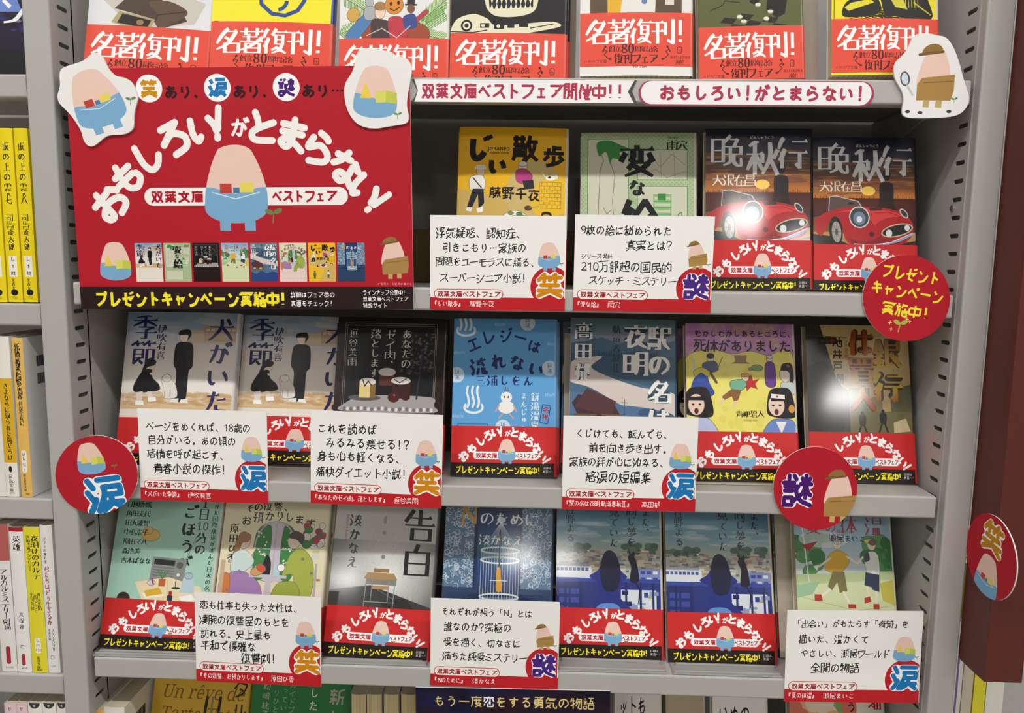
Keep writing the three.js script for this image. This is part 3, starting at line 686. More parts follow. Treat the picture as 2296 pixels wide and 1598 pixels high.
    rc(x, 0, 0, 100, 148, '#231716'); speckle(x, 100, 148, 900, ['#2e1f1c', '#1a100f', '#382724'], 0.3, 0.9); rc(x, 8, 7, 84, 84, '#141318'); x.strokeStyle = '#8d8378'; x.lineWidth = 0.5; x.strokeRect(7.4, 6, 85, 86); x.strokeRect(9, 8, 82, 82);
    for (let i = 0; i < 130; i++) el(x, 60 + rnd() * 30, 14 + rnd() * 40, 0.5 + rnd(), 0.5 + rnd(), ['#4d4a4a', '#35333a', '#5d5a58'][i % 3]); 
    const T = { st: 'm', w: 0.11, col: '#d8d4cc', v: 1 }; text(x, 'あなたの', 60, 11, 9.6, T); text(x, 'ゼイ肉、', 45, 12, 9.6, T); text(x, '落とします', 31, 11, 9.6, T); text(x, '垣谷美雨', 11, 12, 8, { ...T, sp: 1.16 });
    blob(x, [10, 84, 30, 76, 88, 76, 92, 84, 90, 91, 10, 91], '#a9a6a6'); for (let i = 0; i < 26; i++) el(x, 10 + i * 3.2, 88.6 + Math.sin(i) * 0.5, 1.3, 1.9, i % 2 ? '#e8e6e4' : '#77747a'); el(x, 28, 78, 15, 3, '#5c5a5c'); 
    rc(x, 23, 63, 15, 15, '#e7d18b'); rc(x, 33, 63, 5, 15, '#8a6a34'); el(x, 30.5, 62.6, 7.6, 3.6, '#ece8e2'); ln(x, [26, 61, 28, 67, 31, 62, 34, 66], 1, '#3a2420'); 
    rc(x, 41, 54, 14, 12, '#5c3324'); el(x, 48, 53, 8, 4, '#d9d5cf'); rc(x, 53, 62, 17, 16, '#3c1e1c'); el(x, 61, 61, 9, 3.6, '#e4e0da'); ln(x, [55, 60, 60, 63, 66, 59], 0.8, '#42302a'); el(x, 55, 77, 5.4, 5, '#4e1c1c'); el(x, 66, 76, 4, 4, '#451a1a'); ln(x, [76, 78, 80, 30], 1.6, '#2f2e35'); el(x, 55.6, 75, 1.2, 0.8, '#a7706a');
  }),
  blueSpring: cover((x) => {
    rc(x, 0, 0, 100, 148, '#62a6de'); speckle(x, 100, 148, 1500, ['#6cafe4', '#589cd6'], 0.2, 0.5);
    const N = { st: 'm', w: 0.17, col: '#1c2a63' };
    const tilt = [['エ', 20, 25, -0.4], ['レ', 34, 17.6, -0.3], ['ジ', 52, 15.6, -0.1], ['ー', 66, 18, 0.25], ['は', 80, 26, 0.3]]; for (const [c, a, b, t] of tilt) spun(x, c, a, b, 14.6, t, { st: 'g', w: 0.13, col: '#1c2a63' });
    const t2 = [['流', 25, 46, -0.15], ['れ', 45, 41, -0.1], ['な', 63, 42, 0.1], ['い', 82, 48, 0.25]]; for (const [c, a, b, t] of t2) spun(x, c, a, b, 16, t, N);
    text(x, '三浦しをん', 22, 54, 10, { st: 'm', w: 0.13, col: '#1c2a63', sp: 1.18 });
    const onsen = (a, b, s) => { x.strokeStyle = '#eaf3fa'; x.lineWidth = 2.2 * s; x.lineCap = 'round'; for (const k of [-5, 0, 5]) { x.beginPath(); x.moveTo(a + (k - 1) * s, b - 14 * s); x.bezierCurveTo(a + (k - 4) * s, b - 6 * s, a + (k + 3) * s, b - 2 * s, a + (k - 1) * s, b + 5 * s); x.stroke(); } x.beginPath(); x.moveTo(a - 8 * s, b + 3 * s); x.bezierCurveTo(a - 14 * s, b + 13 * s, a + 14 * s, b + 13 * s, a + 8 * s, b + 3 * s); x.stroke(); };
    onsen(21, 79, 1); onsen(12, 6, 1);
    for (const [a, b] of [[4, 54], [95, 47], [73, 4], [50, 103]]) { el(x, a, b, 7.4, 7.4, '#cfe1f0'); text(x, '餅', a - 2.6, b - 5.4, 5, { w: 0.09, col: '#5d8fc0' }); text(x, '湯', a - 2.6, b, 5, { w: 0.09, col: '#5d8fc0' }); }
    el(x, 53, 84, 8, 6, '#f7f5f1'); el(x, 53, 74.6, 5.6, 5, '#f7f5f1'); el(x, 51, 74.4, 0.7, 0.9, '#333'); el(x, 55, 74.4, 0.7, 0.9, '#333'); ln(x, [46, 82, 43, 88], 1.4, '#d9a793'); ln(x, [60, 82, 63, 88], 1.4, '#d9a793'); ln(x, [50, 90, 46, 94], 1.4, '#d9a793'); ln(x, [56, 90, 60, 94], 1.4, '#d9a793'); for (const k of [-2, 0, 2]) ln(x, [53 + k, 69, 52 + k, 65], 0.5, '#7a4b4b');
    text(x, '餅湯温泉', 77, 70, 8, { st: 'm', w: 0.12, col: '#eef5fb', v: 1, sp: 1.1 }); text(x, 'まんじゅう', 67, 70, 6.4, { st: 'm', w: 0.12, col: '#eef5fb', v: 1, sp: 1.2 });
    x.save(); x.translate(91, 90); x.rotate(0.16); x.strokeStyle = '#27407a'; x.lineWidth = 0.7; x.beginPath(); x.roundRect(-4, -8.4, 8, 17, 1); x.stroke(); text(x, '名物', -3, -7.4, 6, { w: 0.12, col: '#b5303c', v: 1, sp: 1.2 }); x.restore();
    x.strokeStyle = '#2d4c8a'; x.lineWidth = 0.5; x.strokeRect(6, 100, 29, 20); x.font = 'italic 4px sans-serif'; x.fillStyle = '#bcd7ee'; for (const [a, b] of [[40, 7], [0, 34], [92, 25], [90, 73], [0, 94]]) x.fillText('Mochi', a, b);
  }),
  station: cover((x) => {
    rc(x, 0, 0, 100, 148, grad(x, 0, 60, '#5d7f85', '#7d8da0', '#93889a', '#5a7590')); el(x, 20, 12, 40, 3, '#8d8ba077'); el(x, 70, 17, 44, 2.4, '#a391a466');
    po(x, [0, 24, 14, 22, 30, 18, 46, 24, 60, 19, 80, 24, 100, 20, 100, 70, 0, 70], '#4b6d87'); po(x, [0, 34, 22, 30, 44, 34, 66, 30, 100, 36, 100, 70, 40, 54, 0, 46], '#3f5d78'); for (let i = 0; i < 24; i++) po(x, [26 + i * 2.4, 36, 27.2 + i * 2.4, 31 - (i % 3), 28.4 + i * 2.4, 36], '#324f69');
    blob(x, [4, 40, 30, 36, 20, 46, 34, 54, 66, 64, 100, 70, 100, 94, 60, 86, 20, 66, 0, 60, 0, 46], '#dccfc9'); blob(x, [40, 80, 100, 92, 100, 148, 0, 148, 0, 74], '#54779c'); el(x, 72, 88, 7, 4, '#3e5f83'); el(x, 92, 92, 8, 5, '#3e5f83');
    po(x, [2, 80, 8, 72, 42, 80, 50, 94, 8, 92], '#4a3034'); po(x, [4, 84, 16, 66, 44, 78, 40, 92], '#5a383c'); rc(x, 4, 90, 46, 14, '#7c6248'); for (let i = 0; i < 7; i++) ln(x, [4, 91 + i * 2, 50, 91 + i * 2], 0.3, '#5d4936'); rc(x, 10, 94, 8, 5, '#b9c6cc'); rc(x, 32, 94, 8, 6, '#b9c6cc'); po(x, [22, 95, 28, 88, 34, 95], '#5a2b30'); ln(x, [52, 76, 52, 92], 0.8, '#4d5a66'); ln(x, [49, 79, 55, 79], 0.6, '#4d5a66'); ln(x, [54, 90, 74, 97], 0.7, '#8a7c72');
    rc(x, 0, 108, 100, 40, '#2c4a86'); po(x, [0, 108, 20, 118, 40, 106, 60, 116, 80, 108, 100, 114, 100, 104, 0, 104], '#54779c');
    const W = { st: 'm', w: 0.17, col: '#f4f2ee', v: 1, halo: '#33485a', hw: 0.07 }; text(x, '駅の名は', 74, 7, 22, { ...W, sp: 1.13 }); text(x, '夜明', 51, 5, 23, { ...W, sp: 1.12 }); text(x, '高田郁', 4, 4, 16.4, { ...W, sp: 1.18 }); text(x, '軌道春秋Ⅱ', 39.6, 6, 8.2, { st: 'm', w: 0.1, col: '#2a3945', v: 1, sp: 1.12 });
    x.save(); x.translate(19.6, 6); x.rotate(Math.PI / 2); x.font = '4.6px serif'; x.fillStyle = '#44525c'; x.fillText('Takada Kaoru', 0, 0); x.restore();
  }),
  folkTale: cover((x) => { ink = ['#4a3340', 0.35];
    rc(x, 0, 0, 100, 148, '#c58cc0'); blob(x, [0, 34, 10, 27, 26, 25, 44, 29, 60, 26, 76, 30, 100, 32, 100, 148, 0, 148, 0, 60], '#efe471'); speckle(x, 100, 148, 120, ['#f3ea8f55', '#e0cf5a55'], 2, 6); speckle(x, 100, 26, 90, ['#b67cb455', '#cf9ccb55'], 2, 5);
    text(x, 'むかしむかしあるところに、', 8, 6, 7.4, { st: 'r', w: 0.085, col: '#16110f', jit: 0.03, sp: 0.98 }); text(x, '死体がありました。', 7, 15, 12.6, { st: 'r', w: 0.1, col: '#16110f', sp: 0.9 });
    po(x, [45, 30, 57, 30, 56, 36, 60, 38, 42, 38, 46, 36], '#9a7550'); 
    el(x, 23, 33, 3.4, 4, '#e9cbb2'); el(x, 23, 31, 3.6, 2.6, '#231d20'); blob(x, [16, 38, 27, 36, 30, 44, 22, 47, 16, 44], '#4b597e'); ln(x, [22, 46, 28, 56], 2.4, '#5b4a34'); ln(x, [30, 42, 34, 32], 0.6, '#6b4a2a'); ln(x, [7, 35, 9, 60], 2.2, '#cfd0c8');
    blob(x, [4, 64, 8, 52, 18, 48, 22, 58, 26, 66, 20, 70, 6, 72], '#2f4fa8'); el(x, 14, 51, 5, 6, '#3659b4'); blob(x, [7, 46, 14, 42, 22, 46, 20, 51, 14, 47, 9, 51], '#d9ce4e'); 
    el(x, 66, 42, 5.4, 3, '#7da565'); el(x, 60, 43, 2, 1.4, '#7da565'); el(x, 78, 34, 3, 3.6, '#e7cbb6'); el(x, 78, 31.4, 3, 1.8, '#d5d3d6'); blob(x, [74, 38, 82, 38, 83, 58, 74, 58], '#6c3f94'); el(x, 92, 48, 5, 7, '#f2e2d6'); blob(x, [88, 44, 90, 38, 98, 38, 100, 52, 96, 58, 96, 46, 90, 44], '#221c22'); el(x, 95, 40, 1.6, 1.2, '#c2404a'); blob(x, [88, 56, 100, 56, 100, 66, 90, 66], '#c9d6d2');
    po(x, [56, 54, 60, 48, 62, 54, 68, 52, 64, 57, 66, 62, 60, 60, 56, 64, 55, 58], '#c0262e'); el(x, 55, 51, 3.4, 3.6, '#efcfae'); el(x, 54.6, 48.6, 3.6, 2, '#e0a63c'); blob(x, [41, 55, 52, 53, 56, 58, 50, 64, 42, 62], '#74b594'); po(x, [42, 62, 51, 63, 48, 72, 44, 74, 42, 69, 34, 73, 33, 69], '#8d5f33'); ln(x, [34, 72, 31, 76], 2, '#efcfae'); ln(x, [45, 74, 43, 79], 2, '#efcfae'); 
    const girl = (cx, s) => { blob(x, [cx - 11, 72, cx - 7, 62, cx + 8, 61, cx + 13, 72, cx + 13, 88, cx - 10, 86], '#1a1517'); el(x, cx - s, 77, 7.6, 10, '#f0d4c0'); po(x, [cx - 8, 70, cx + 7, 69, cx + 7, 73, cx - 8, 73], '#1a1517'); el(x, cx - s - 3, 77, 1.3, 0.9, '#222'); el(x, cx - s + 3.4, 76.8, 1.3, 0.9, '#222'); el(x, cx - s, 83, 1.8, 2.6, '#6e1f24'); }; girl(10, 1); girl(86, 3); po(x, [78, 66, 91, 67, 91, 71, 78, 70], '#f6f2ee'); el(x, 84, 68.6, 1.2, 1, '#c8405a');
    blob(x, [0, 96, 8, 90, 20, 90, 28, 100, 26, 104, 0, 104], '#bcc6e8'); blob(x, [72, 98, 80, 90, 96, 90, 100, 96, 100, 104, 72, 104], '#6e8ed0'); po(x, [82, 92, 92, 92, 87, 103], '#f2f2ee'); el(x, 97, 80, 3, 4, '#d99a3a');
    text(x, '青柳碧人', 45, 82, 6.4, { st: 'm', w: 0.12, col: '#2b2722', sp: 1.04 }); x.font = '2.4px serif'; x.fillStyle = '#333'; x.fillText('Aoyagi Aito', 52, 92);
  }),
  cityGold: cover((x) => {
    rc(x, 0, 0, 100, 148, grad(x, 0, 108, '#d8bd86', '#cdb079', '#b59c66', '#96875a')); po(x, [0, 0, 14, 0, 30, 58, 48, 66, 48, 110, 0, 110], '#3b3a34'); po(x, [0, 40, 18, 34, 34, 60, 34, 112, 0, 112], '#2b2b29'); po(x, [40, 60, 60, 60, 60, 84, 40, 84], '#6d6a52'); po(x, [58, 70, 72, 66, 72, 112, 58, 112], '#7d7554'); po(x, [80, 62, 100, 56, 100, 112, 80, 112], '#5c593f'); rc(x, 40, 82, 60, 30, '#6d6741'); po(x, [82, 92, 94, 88, 98, 100, 82, 102], '#cdb992'); rc(x, 0, 110, 100, 38, '#3d3a2c');
    rc(x, 12, 12, 18, 6.6, '#2a241f'); el(x, 16, 15.4, 2.2, 2.2, '#3d3a33'); el(x, 21, 15.4, 2.2, 2.2, '#3d3a33'); el(x, 26, 15.4, 2.2, 2.2, '#a33428'); ln(x, [0, 10, 40, 12], 0.5, '#5d5238');
    const k = (cx, y) => { el(x, cx, y + 2, 1.6, 2, '#1c1b18'); blob(x, [cx - 3, y + 4, cx + 3, y + 4, cx + 2.6, y + 13, cx - 2.6, y + 13], '#1c1b18'); ln(x, [cx - 1, y + 12, cx - 4, y + 21], 1.7, '#1c1b18'); ln(x, [cx + 1, y + 12, cx + 4, y + 21], 1.7, '#1c1b18'); }; k(52, 82); k(72, 80);
    text(x, '池井戸潤', 25, 11, 10.6, { w: 0.12, col: '#2a251d', v: 1, sp: 1.12 }); const gold = grad(x, 5, 80, '#9a4a1a', '#b5641e', '#d6a52c', '#a5431c'); text(x, '仕置人', 41, 4, 25, { st: 'm', w: 0.18, col: gold, v: 1, sp: 1.07, halo: '#4a2a16', hw: 0.05 }); text(x, '銀行', 64, 12, 29, { st: 'm', w: 0.17, col: grad(x, 10, 80, '#8a5a1c', '#c59a35', '#e2c63e', '#8a3a1c'), v: 1, sp: 1.1, halo: '#3f2a14', hw: 0.05 });
    x.save(); x.translate(38, 14); x.rotate(Math.PI / 2); x.font = 'italic 4px serif'; x.fillStyle = '#4a3d28'; x.fillText('Jun Ikeido', 0, 0); x.restore();
  }),
  mintRadio: cover((x) => { ink = ['#5a5a50', 0.3];
    rc(x, 0, 0, 100, 148, '#a9d3c0'); el(x, 35, 41, 9, 6, '#e3b96b'); el(x, 32, 37, 5, 3.6, '#e3b96b');
    const T = { st: 'm', w: 0.13, col: '#1d2420', v: 1 }; text(x, '1日', 79, 3, 10.6, T); text(x, '10', 78.4, 24.6, 10.6, { ...T, v: 0, w: 0.06 }); text(x, '分の', 79, 36, 10.6, { ...T, sp: 1.06 }); text(x, 'ごほうび', 64, 10, 14.6, { ...T, w: 0.15, sp: 1.12 }); text(x, 'NHK国際放送が選んだ日本の名作', 93, 2, 5.2, { ...T, w: 0.1, sp: 1.16 });
    ['江國香織', '角田光代', '田丸雅智', '中島京子', '原田マハ', '森浩美', '吉本ばなな'].forEach((s, i) => text(x, s, 8 + 0.2 * i, 9 + i * 9, 6, { st: 'm', w: 0.12, col: '#222d28', sp: 0.98 }));
    x.save(); x.translate(54, 72); x.rotate(0.05); rc(x, -14, -10, 33, 22, '#8c8f8d'); rc(x, -12, -8, 20, 5, '#2d2f31'); for (let i = 0; i < 4; i++) ln(x, [-12, -0.6 + i * 2.6, 8, -0.6 + i * 2.6], 0.9, '#6d7070'); el(x, 13, -4, 3, 3, '#5d6062'); el(x, 13, 5, 2, 2, '#dde0de'); ln(x, [18, -10, 24, -32], 0.6, '#777'); x.restore();
    po(x, [26, 86, 58, 80, 90, 88, 94, 104, 66, 106, 60, 108, 38, 108], '#ecdcb4'); ln(x, [60, 108, 57, 84], 0.5, '#a98f61'); ln(x, [38, 109, 60, 109, 94, 105], 1, '#6d5236'); po(x, [34, 96, 52, 94, 56, 98, 38, 101], '#f5f1e6'); po(x, [36, 94, 50, 90, 54, 96, 39, 99], '#e2b03a'); rc(x, 49, 82, 6.4, 7, '#c0663a'); for (const k of [-5, -2, 2, 5]) ln(x, [52, 82, 52 + k, 74], 1, '#4f8648'); po(x, [72, 80, 82, 80, 84, 94, 70, 94], '#bcd3de'); el(x, 77, 78, 4, 3, '#a9c0d0'); el(x, 66, 90, 4, 1, '#2c2c2e'); ln(x, [66, 90, 65, 84], 0.6, '#2c2c2e'); rc(x, 60, 93, 3, 5, '#b03432'); po(x, [59, 97, 64, 97, 64, 103, 59, 103], '#26334f'); po(x, [70, 98, 82, 95, 86, 100, 74, 103], '#fbfaf6'); el(x, 42, 86, 4, 2.4, '#d6d0dc'); ln(x, [42, 82, 44, 87], 1.4, '#a2343a');
    el(x, 17, 102, 6.4, 6, '#3a2c26', 0.5); po(x, [11, 106, 16, 103, 14, 110, 10, 110], '#e9dfd0');
  }),
  couple: cover((x) => { ink = ['#6a5a50', 0.35];
    rc(x, 0, 0, 100, 148, '#e9e0bd'); rc(x, 0, 86, 100, 62, '#f1dcd4'); for (let i = 0; i < 9; i++) { ln(x, [i * 14 - 20, 148, i * 9 + 14, 100], 0.4, '#d8b4aa'); ln(x, [0, 100 + i * 5, 100, 100 + i * 5], 0.4, '#d8b4aa'); }
    const tt = { st: 'm', w: 0.12, col: '#272522' }; [['そ', 20, 8], ['の', 28, 6.6], ['復', 37, 5.6], ['讐', 47, 5.2], ['、', 57, 5.6]].forEach(([c, a, b]) => text(x, c, a, b, 8.6, tt)); [['お', 17, 19], ['預', 28, 15.6], ['か', 39, 13.8], ['り', 49, 13.4], ['し', 58, 14], ['ま', 68, 16], ['す', 79, 19]].forEach(([c, a, b]) => text(x, c, a, b, 10.4, { ...tt, st: 'r', w: 0.085 }));
    text(x, '原田ひ香', 7, 28, 8.4, { ...tt, v: 1, sp: 1.12 });
    blob(x, [34, 76, 34, 34, 52, 24, 70, 34, 70, 76], '#cfc6d3'); blob(x, [34, 76, 33, 36, 46, 28, 48, 50, 44, 76], '#3f8746'); blob(x, [70, 76, 71, 36, 60, 28, 58, 50, 60, 76], '#3f8746'); for (let i = 0; i < 40; i++) el(x, (i % 2 ? 35 : 60) + rnd() * 9, 34 + rnd() * 40, 0.9, 0.9, '#f4f2e6'); ln(x, [52, 26, 52, 76], 1.4, '#bdb6bd'); ln(x, [34, 50, 70, 50], 1, '#bdb6bd'); x.strokeStyle = '#bdb6bd'; x.lineWidth = 1.2; x.beginPath(); x.ellipse(52, 48, 19, 24, 0, 3.14, 6.28); x.stroke(); blob(x, [41, 74, 44, 58, 47, 56, 50, 64, 49, 76], '#202024');
    for (let i = 0; i < 26; i++) el(x, 80 + rnd() * 18, 26 + rnd() * 20, 2 + rnd() * 2, 2 + rnd() * 2, ['#c0465c', '#f1ede6', '#9d4f7c', '#e9e2dc', '#4d8a4a'][i % 5]); rc(x, 88, 46, 7, 12, '#d6d9d6'); rc(x, 88, 50, 7, 2, '#e2c84a'); ln(x, [84, 78, 84, 100], 1, '#8d6a44'); rc(x, 82, 76, 16, 2, '#a17c50');
    el(x, 22, 44, 6, 7, '#f3dccb'); blob(x, [15, 42, 20, 35, 28, 38, 26, 44, 20, 46, 17, 60, 12, 62], '#a97c58'); blob(x, [13, 56, 24, 52, 33, 60, 32, 66, 22, 74, 12, 72], '#cfe3de'); blob(x, [10, 76, 24, 72, 40, 82, 44, 96, 34, 100, 14, 96], '#a883b8'); ln(x, [28, 58, 33, 50], 2.4, '#f3dccb'); blob(x, [2, 84, 6, 74, 12, 78, 12, 100, 4, 100], '#d9803c'); rc(x, 2, 62, 4, 40, '#cdb29a');
    el(x, 70, 42, 6, 7, '#f3dccb'); blob(x, [64, 38, 70, 32, 79, 36, 78, 44, 72, 40], '#5a4d47'); blob(x, [68, 54, 78, 48, 90, 62, 90, 92, 74, 94, 72, 74, 62, 74, 63, 68], '#a9b64c'); blob(x, [50, 100, 58, 82, 74, 80, 80, 92, 66, 96, 62, 108, 50, 108], '#9dab44'); rc(x, 30, 74, 36, 3, '#cbc5cd'); rc(x, 46, 77, 6, 30, '#cbc5cd'); el(x, 38, 71, 7, 4, '#d7a25e', -0.3); el(x, 41, 68, 5, 3.4, '#d8583e', 0.5); rc(x, 53, 64, 6, 11, '#bcd6e4'); rc(x, 92, 62, 2.4, 40, '#b9b2aa'); rc(x, 70, 96, 22, 2.4, '#c7beb8'); el(x, 60, 67, 3.6, 3.4, '#fbf9f5');
    speckle(x, 100, 140, 10, ['#8d7aa0'], 0.8, 1.6);
  }),
  greyDesk: cover((x) => {
    rc(x, 0, 0, 100, 148, '#8a8a87'); const g = x.createRadialGradient(56, 74, 6, 54, 62, 74); g.addColorStop(0, '#eeeeec'); g.addColorStop(0.4, '#b5b5b2'); g.addColorStop(1, '#4b4b4a'); x.fillStyle = g; x.fillRect(0, 0, 100, 148); rc(x, 0, 0, 100, 40, '#c2c2be'); speckle(x, 100, 112, 900, ['#88888844', '#ffffff22', '#55555533'], 0.2, 0.7); po(x, [0, 88, 40, 82, 100, 100, 100, 148, 0, 148], '#3c3c3d'); ln(x, [44, 84, 100, 112], 0.6, '#77777a'); ln(x, [40, 82, 0, 88], 0.6, '#666'); po(x, [50, 96, 74, 92, 96, 114, 70, 120], '#2a2a2c');
    text(x, '告白', 68, 8, 31, { st: 'm', w: 0.13, col: '#161616', v: 1, sp: 1.05 }); text(x, '湊かなえ', 14, 16, 11.6, { st: 'm', w: 0.12, col: '#161616', v: 1, sp: 1.14 }); el(x, 49, 20, 1.7, 4, '#9a9a96'); el(x, 49, 32, 2, 2, '#9a9a96'); el(x, 50, 55, 2, 2, '#8a8a86');
    po(x, [36, 70, 62, 70, 66, 76, 33, 76], '#b28e60'); rc(x, 35, 76, 30, 5, '#8d867c'); rc(x, 42, 66, 15, 3.6, '#a47c4e'); rc(x, 42, 82, 16, 3.4, '#b89468'); for (const a of [35.4, 41.6, 58, 63.6]) ln(x, [a, 76, a - 0.6, a === 35.4 || a === 63.6 ? 104 : 96], 0.9, '#8d9298'); ln(x, [35, 97, 64, 97], 0.8, '#9aa0a5'); x.save(); x.translate(10.6, 16); x.rotate(Math.PI / 2); x.font = 'italic 4px serif'; x.fillStyle = '#7a4a48'; x.fillText('Minato Kanae', 0, 0); x.restore();
  }),
  nightCage: cover((x) => {
    rc(x, 0, 0, 100, 148, grad(x, 0, 120, '#28395a', '#223a7a', '#1e6a8a', '#213f80', '#2b3e5e', '#1c2b4c')); for (const s of [0, 72]) { rc(x, s, 0, 28, 84, '#5d7d9c'); for (let i = 0; i < 210; i++) { const a = s + rnd() * 28, b = rnd() * 84, r = 1 + rnd() * 1.6; x.strokeStyle = ['#d4e2ec', '#b6cadb', '#e6eef4'][i % 3]; x.lineWidth = 0.45; x.beginPath(); x.arc(a, b, r, rnd() * 6, rnd() * 6 + 4); x.stroke(); } } rc(x, 28, 0, 3, 90, '#1b2a55'); rc(x, 69, 0, 3, 90, '#1b2a55');
    po(x, [0, 84, 100, 88, 100, 148, 0, 148], '#2c4468'); po(x, [6, 98, 28, 90, 74, 90, 96, 98], '#22365a'); 
    x.strokeStyle = '#dfe8ec'; x.lineWidth = 0.4; for (let i = 0; i <= 14; i++) { const a = 35 + i * 2.5; ln(x, [a, 50, a, 96], 0.4, '#d8e3e6'); ln(x, [a, 50, 52.5, 22], 0.35, '#c6d4da'); } for (const b of [49, 58, 92, 100]) { x.strokeStyle = '#e3ecee'; x.lineWidth = 1.6; x.beginPath(); x.ellipse(52.5, b, 17.6, 3, 0, 0, 7); x.stroke(); } rc(x, 35, 50, 35, 7, '#cfdde055'); rc(x, 35, 92, 35, 9, '#cfdde066'); el(x, 52.5, 20, 4, 3, '#d5e0e4'); ln(x, [52, 30, 52, 66], 1, '#1a2030'); blob(x, [50, 66, 53, 65, 54, 74, 55, 86, 50, 86, 49.6, 74], '#e3a528'); ln(x, [44, 77, 60, 77], 0.7, '#e6ecec');
    x.font = 'bold 24px serif'; x.fillStyle = '#cfa24a'; x.fillText('N', 13, 25); text(x, 'のために', 32, 12, 14, { st: 'm', w: 0.11, col: '#eef0f0' }); text(x, '湊かなえ', 32, 34, 10.4, { st: 'm', w: 0.12, col: '#eef0f0' });
  }),
  blueDream: cover((x) => {
    rc(x, 0, 0, 100, 148, grad(x, 0, 52, '#4f7fa4', '#5d8da8', '#7ea4ae', '#b4bcae')); for (let i = 0; i < 26; i++) el(x, rnd() * 100, 20 + rnd() * 20, 6 + rnd() * 10, 0.8 + rnd() * 1.4, '#c3cfd266'); for (let i = 0; i < 40; i++) el(x, rnd() * 30 + (i % 2 ? 66 : 0), 42 + rnd() * 6, 4, 3, ['#4a6a58', '#5d7a5e', '#3f5e54'][i % 3]); 
    for (let i = 0; i < 150; i++) rc(x, rnd() * 100, 46 + rnd() * 20, 2 + rnd() * 7, 1 + rnd() * 2.4, ['#c9c3b5', '#a8a59c', '#8b8f94', '#d8d4c8', '#6d7682', '#b58f7a'][i % 6]); rc(x, 0, 62, 34, 18, '#dfe3ea'); rc(x, 0, 60, 32, 2.6, '#9aa2b4'); for (let i = 0; i < 8; i++) rc(x, i * 4, 64, 3, 3, '#4e5f96'); rc(x, 74, 64, 26, 40, '#7f8cc0'); for (let i = 0; i < 24; i++) rc(x, 75 + (i % 4) * 6, 66 + Math.floor(i / 4) * 6, 4.4, 3, i % 3 ? '#34489c' : '#dfe4f0');
    rc(x, 0, 76, 100, 72, '#26357f'); rc(x, 0, 78, 26, 30, '#1f2c72'); for (let i = 0; i < 5; i++) rc(x, 3 + (i % 2) * 11, 84 + Math.floor(i / 2) * 8, 9, 5, '#3a4da0'); rc(x, 62, 84, 34, 24, '#dfe5ec'); for (let i = 0; i < 14; i++) rc(x, 62 + rnd() * 32, 84 + rnd() * 20, 3 + rnd() * 6, 2 + rnd() * 4, ['#2c3f92', '#8f9cc8', '#1b2560', '#a9b48a'][i % 4]); rc(x, 0, 73.6, 100, 3.8, '#31469e'); for (const a of [8, 22, 66, 80, 92]) rc(x, a, 77, 2, 34, '#1c2768');
    blob(x, [40, 66, 48, 52, 54, 52, 62, 66, 68, 72, 62, 78, 60, 90, 76, 106, 70, 108, 58, 100, 46, 104, 34, 106, 40, 90, 40, 78, 32, 72], '#222f86'); blob(x, [42, 66, 46, 50, 52, 47, 58, 52, 62, 68, 58, 84, 46, 84], '#171c40'); blob(x, [38, 108, 42, 98, 58, 98, 64, 110], '#5f93d8'); 
    blob(x, [71, 76, 72, 62, 69, 54, 72, 50, 76, 54, 79, 66, 79, 76], '#14162c'); po(x, [70, 52, 70, 47, 72, 50, 75, 47, 76, 52], '#14162c'); ln(x, [76, 76, 80, 84, 79, 96], 1.2, '#14162c'); rc(x, 0, 111, 100, 40, '#1c2866');
    const T = { st: 'm', w: 0.11, col: '#1d2733', v: 1 }; text(x, 'また、', 82, 5, 9.4, T); text(x, '同じ夢を', 68, 4, 9.4, { ...T, sp: 1.06 }); text(x, '見ていた', 51, 5, 9.4, { ...T, sp: 1.06 }); text(x, '住野よる', 9, 4, 8.6, { ...T, sp: 1.06 });
  }),
  summerPair: cover((x) => { ink = ['#6f6a55', 0.3];
    rc(x, 0, 0, 100, 148, grad(x, 0, 60, '#8db4cf', '#a9c7d8', '#d6e3e4')); for (let i = 0; i < 60; i++) el(x, (i % 2 ? 0 : 74) + rnd() * 30, 28 + rnd() * 34, 5 + rnd() * 4, 4 + rnd() * 3, ['#4c8f57', '#3f7f4d', '#5fa065'][i % 3]); el(x, 30, 30, 26, 8, '#e9eff0aa'); rc(x, 0, 64, 100, 84, '#d8e3b4'); po(x, [0, 64, 100, 58, 100, 66, 0, 74], '#c5d6a0'); po(x, [0, 74, 24, 70, 16, 82, 0, 86], '#a3c9a2'); ln(x, [0, 84, 60, 96, 100, 90], 0.6, '#b9c491'); ln(x, [8, 14, 13, 70], 1.2, '#eef2f0'); po(x, [7, 36, 24, 32, 14, 42], '#b83440'); 
    el(x, 44, 34, 4.4, 5, '#f4e9de'); el(x, 44.6, 31.6, 4.6, 3, '#d8d6cc'); blob(x, [34, 46, 44, 40, 54, 44, 56, 50, 50, 58, 42, 62, 30, 58], '#e8b83c'); po(x, [38, 60, 50, 60, 52, 78, 44, 80, 42, 70, 36, 78, 32, 74], '#857a4e'); ln(x, [34, 77, 24, 84], 2, '#f4e9de'); ln(x, [48, 79, 54, 90], 2, '#f4e9de'); po(x, [18, 82, 25, 82, 26, 88, 18, 88], '#b8403c'); po(x, [52, 90, 60, 90, 60, 94, 52, 94], '#b8403c'); ln(x, [36, 48, 24, 56], 2, '#f4e9de'); ln(x, [54, 46, 64, 52, 70, 46], 2, '#f4e9de'); po(x, [18, 56, 24, 54, 22, 60], '#fff');
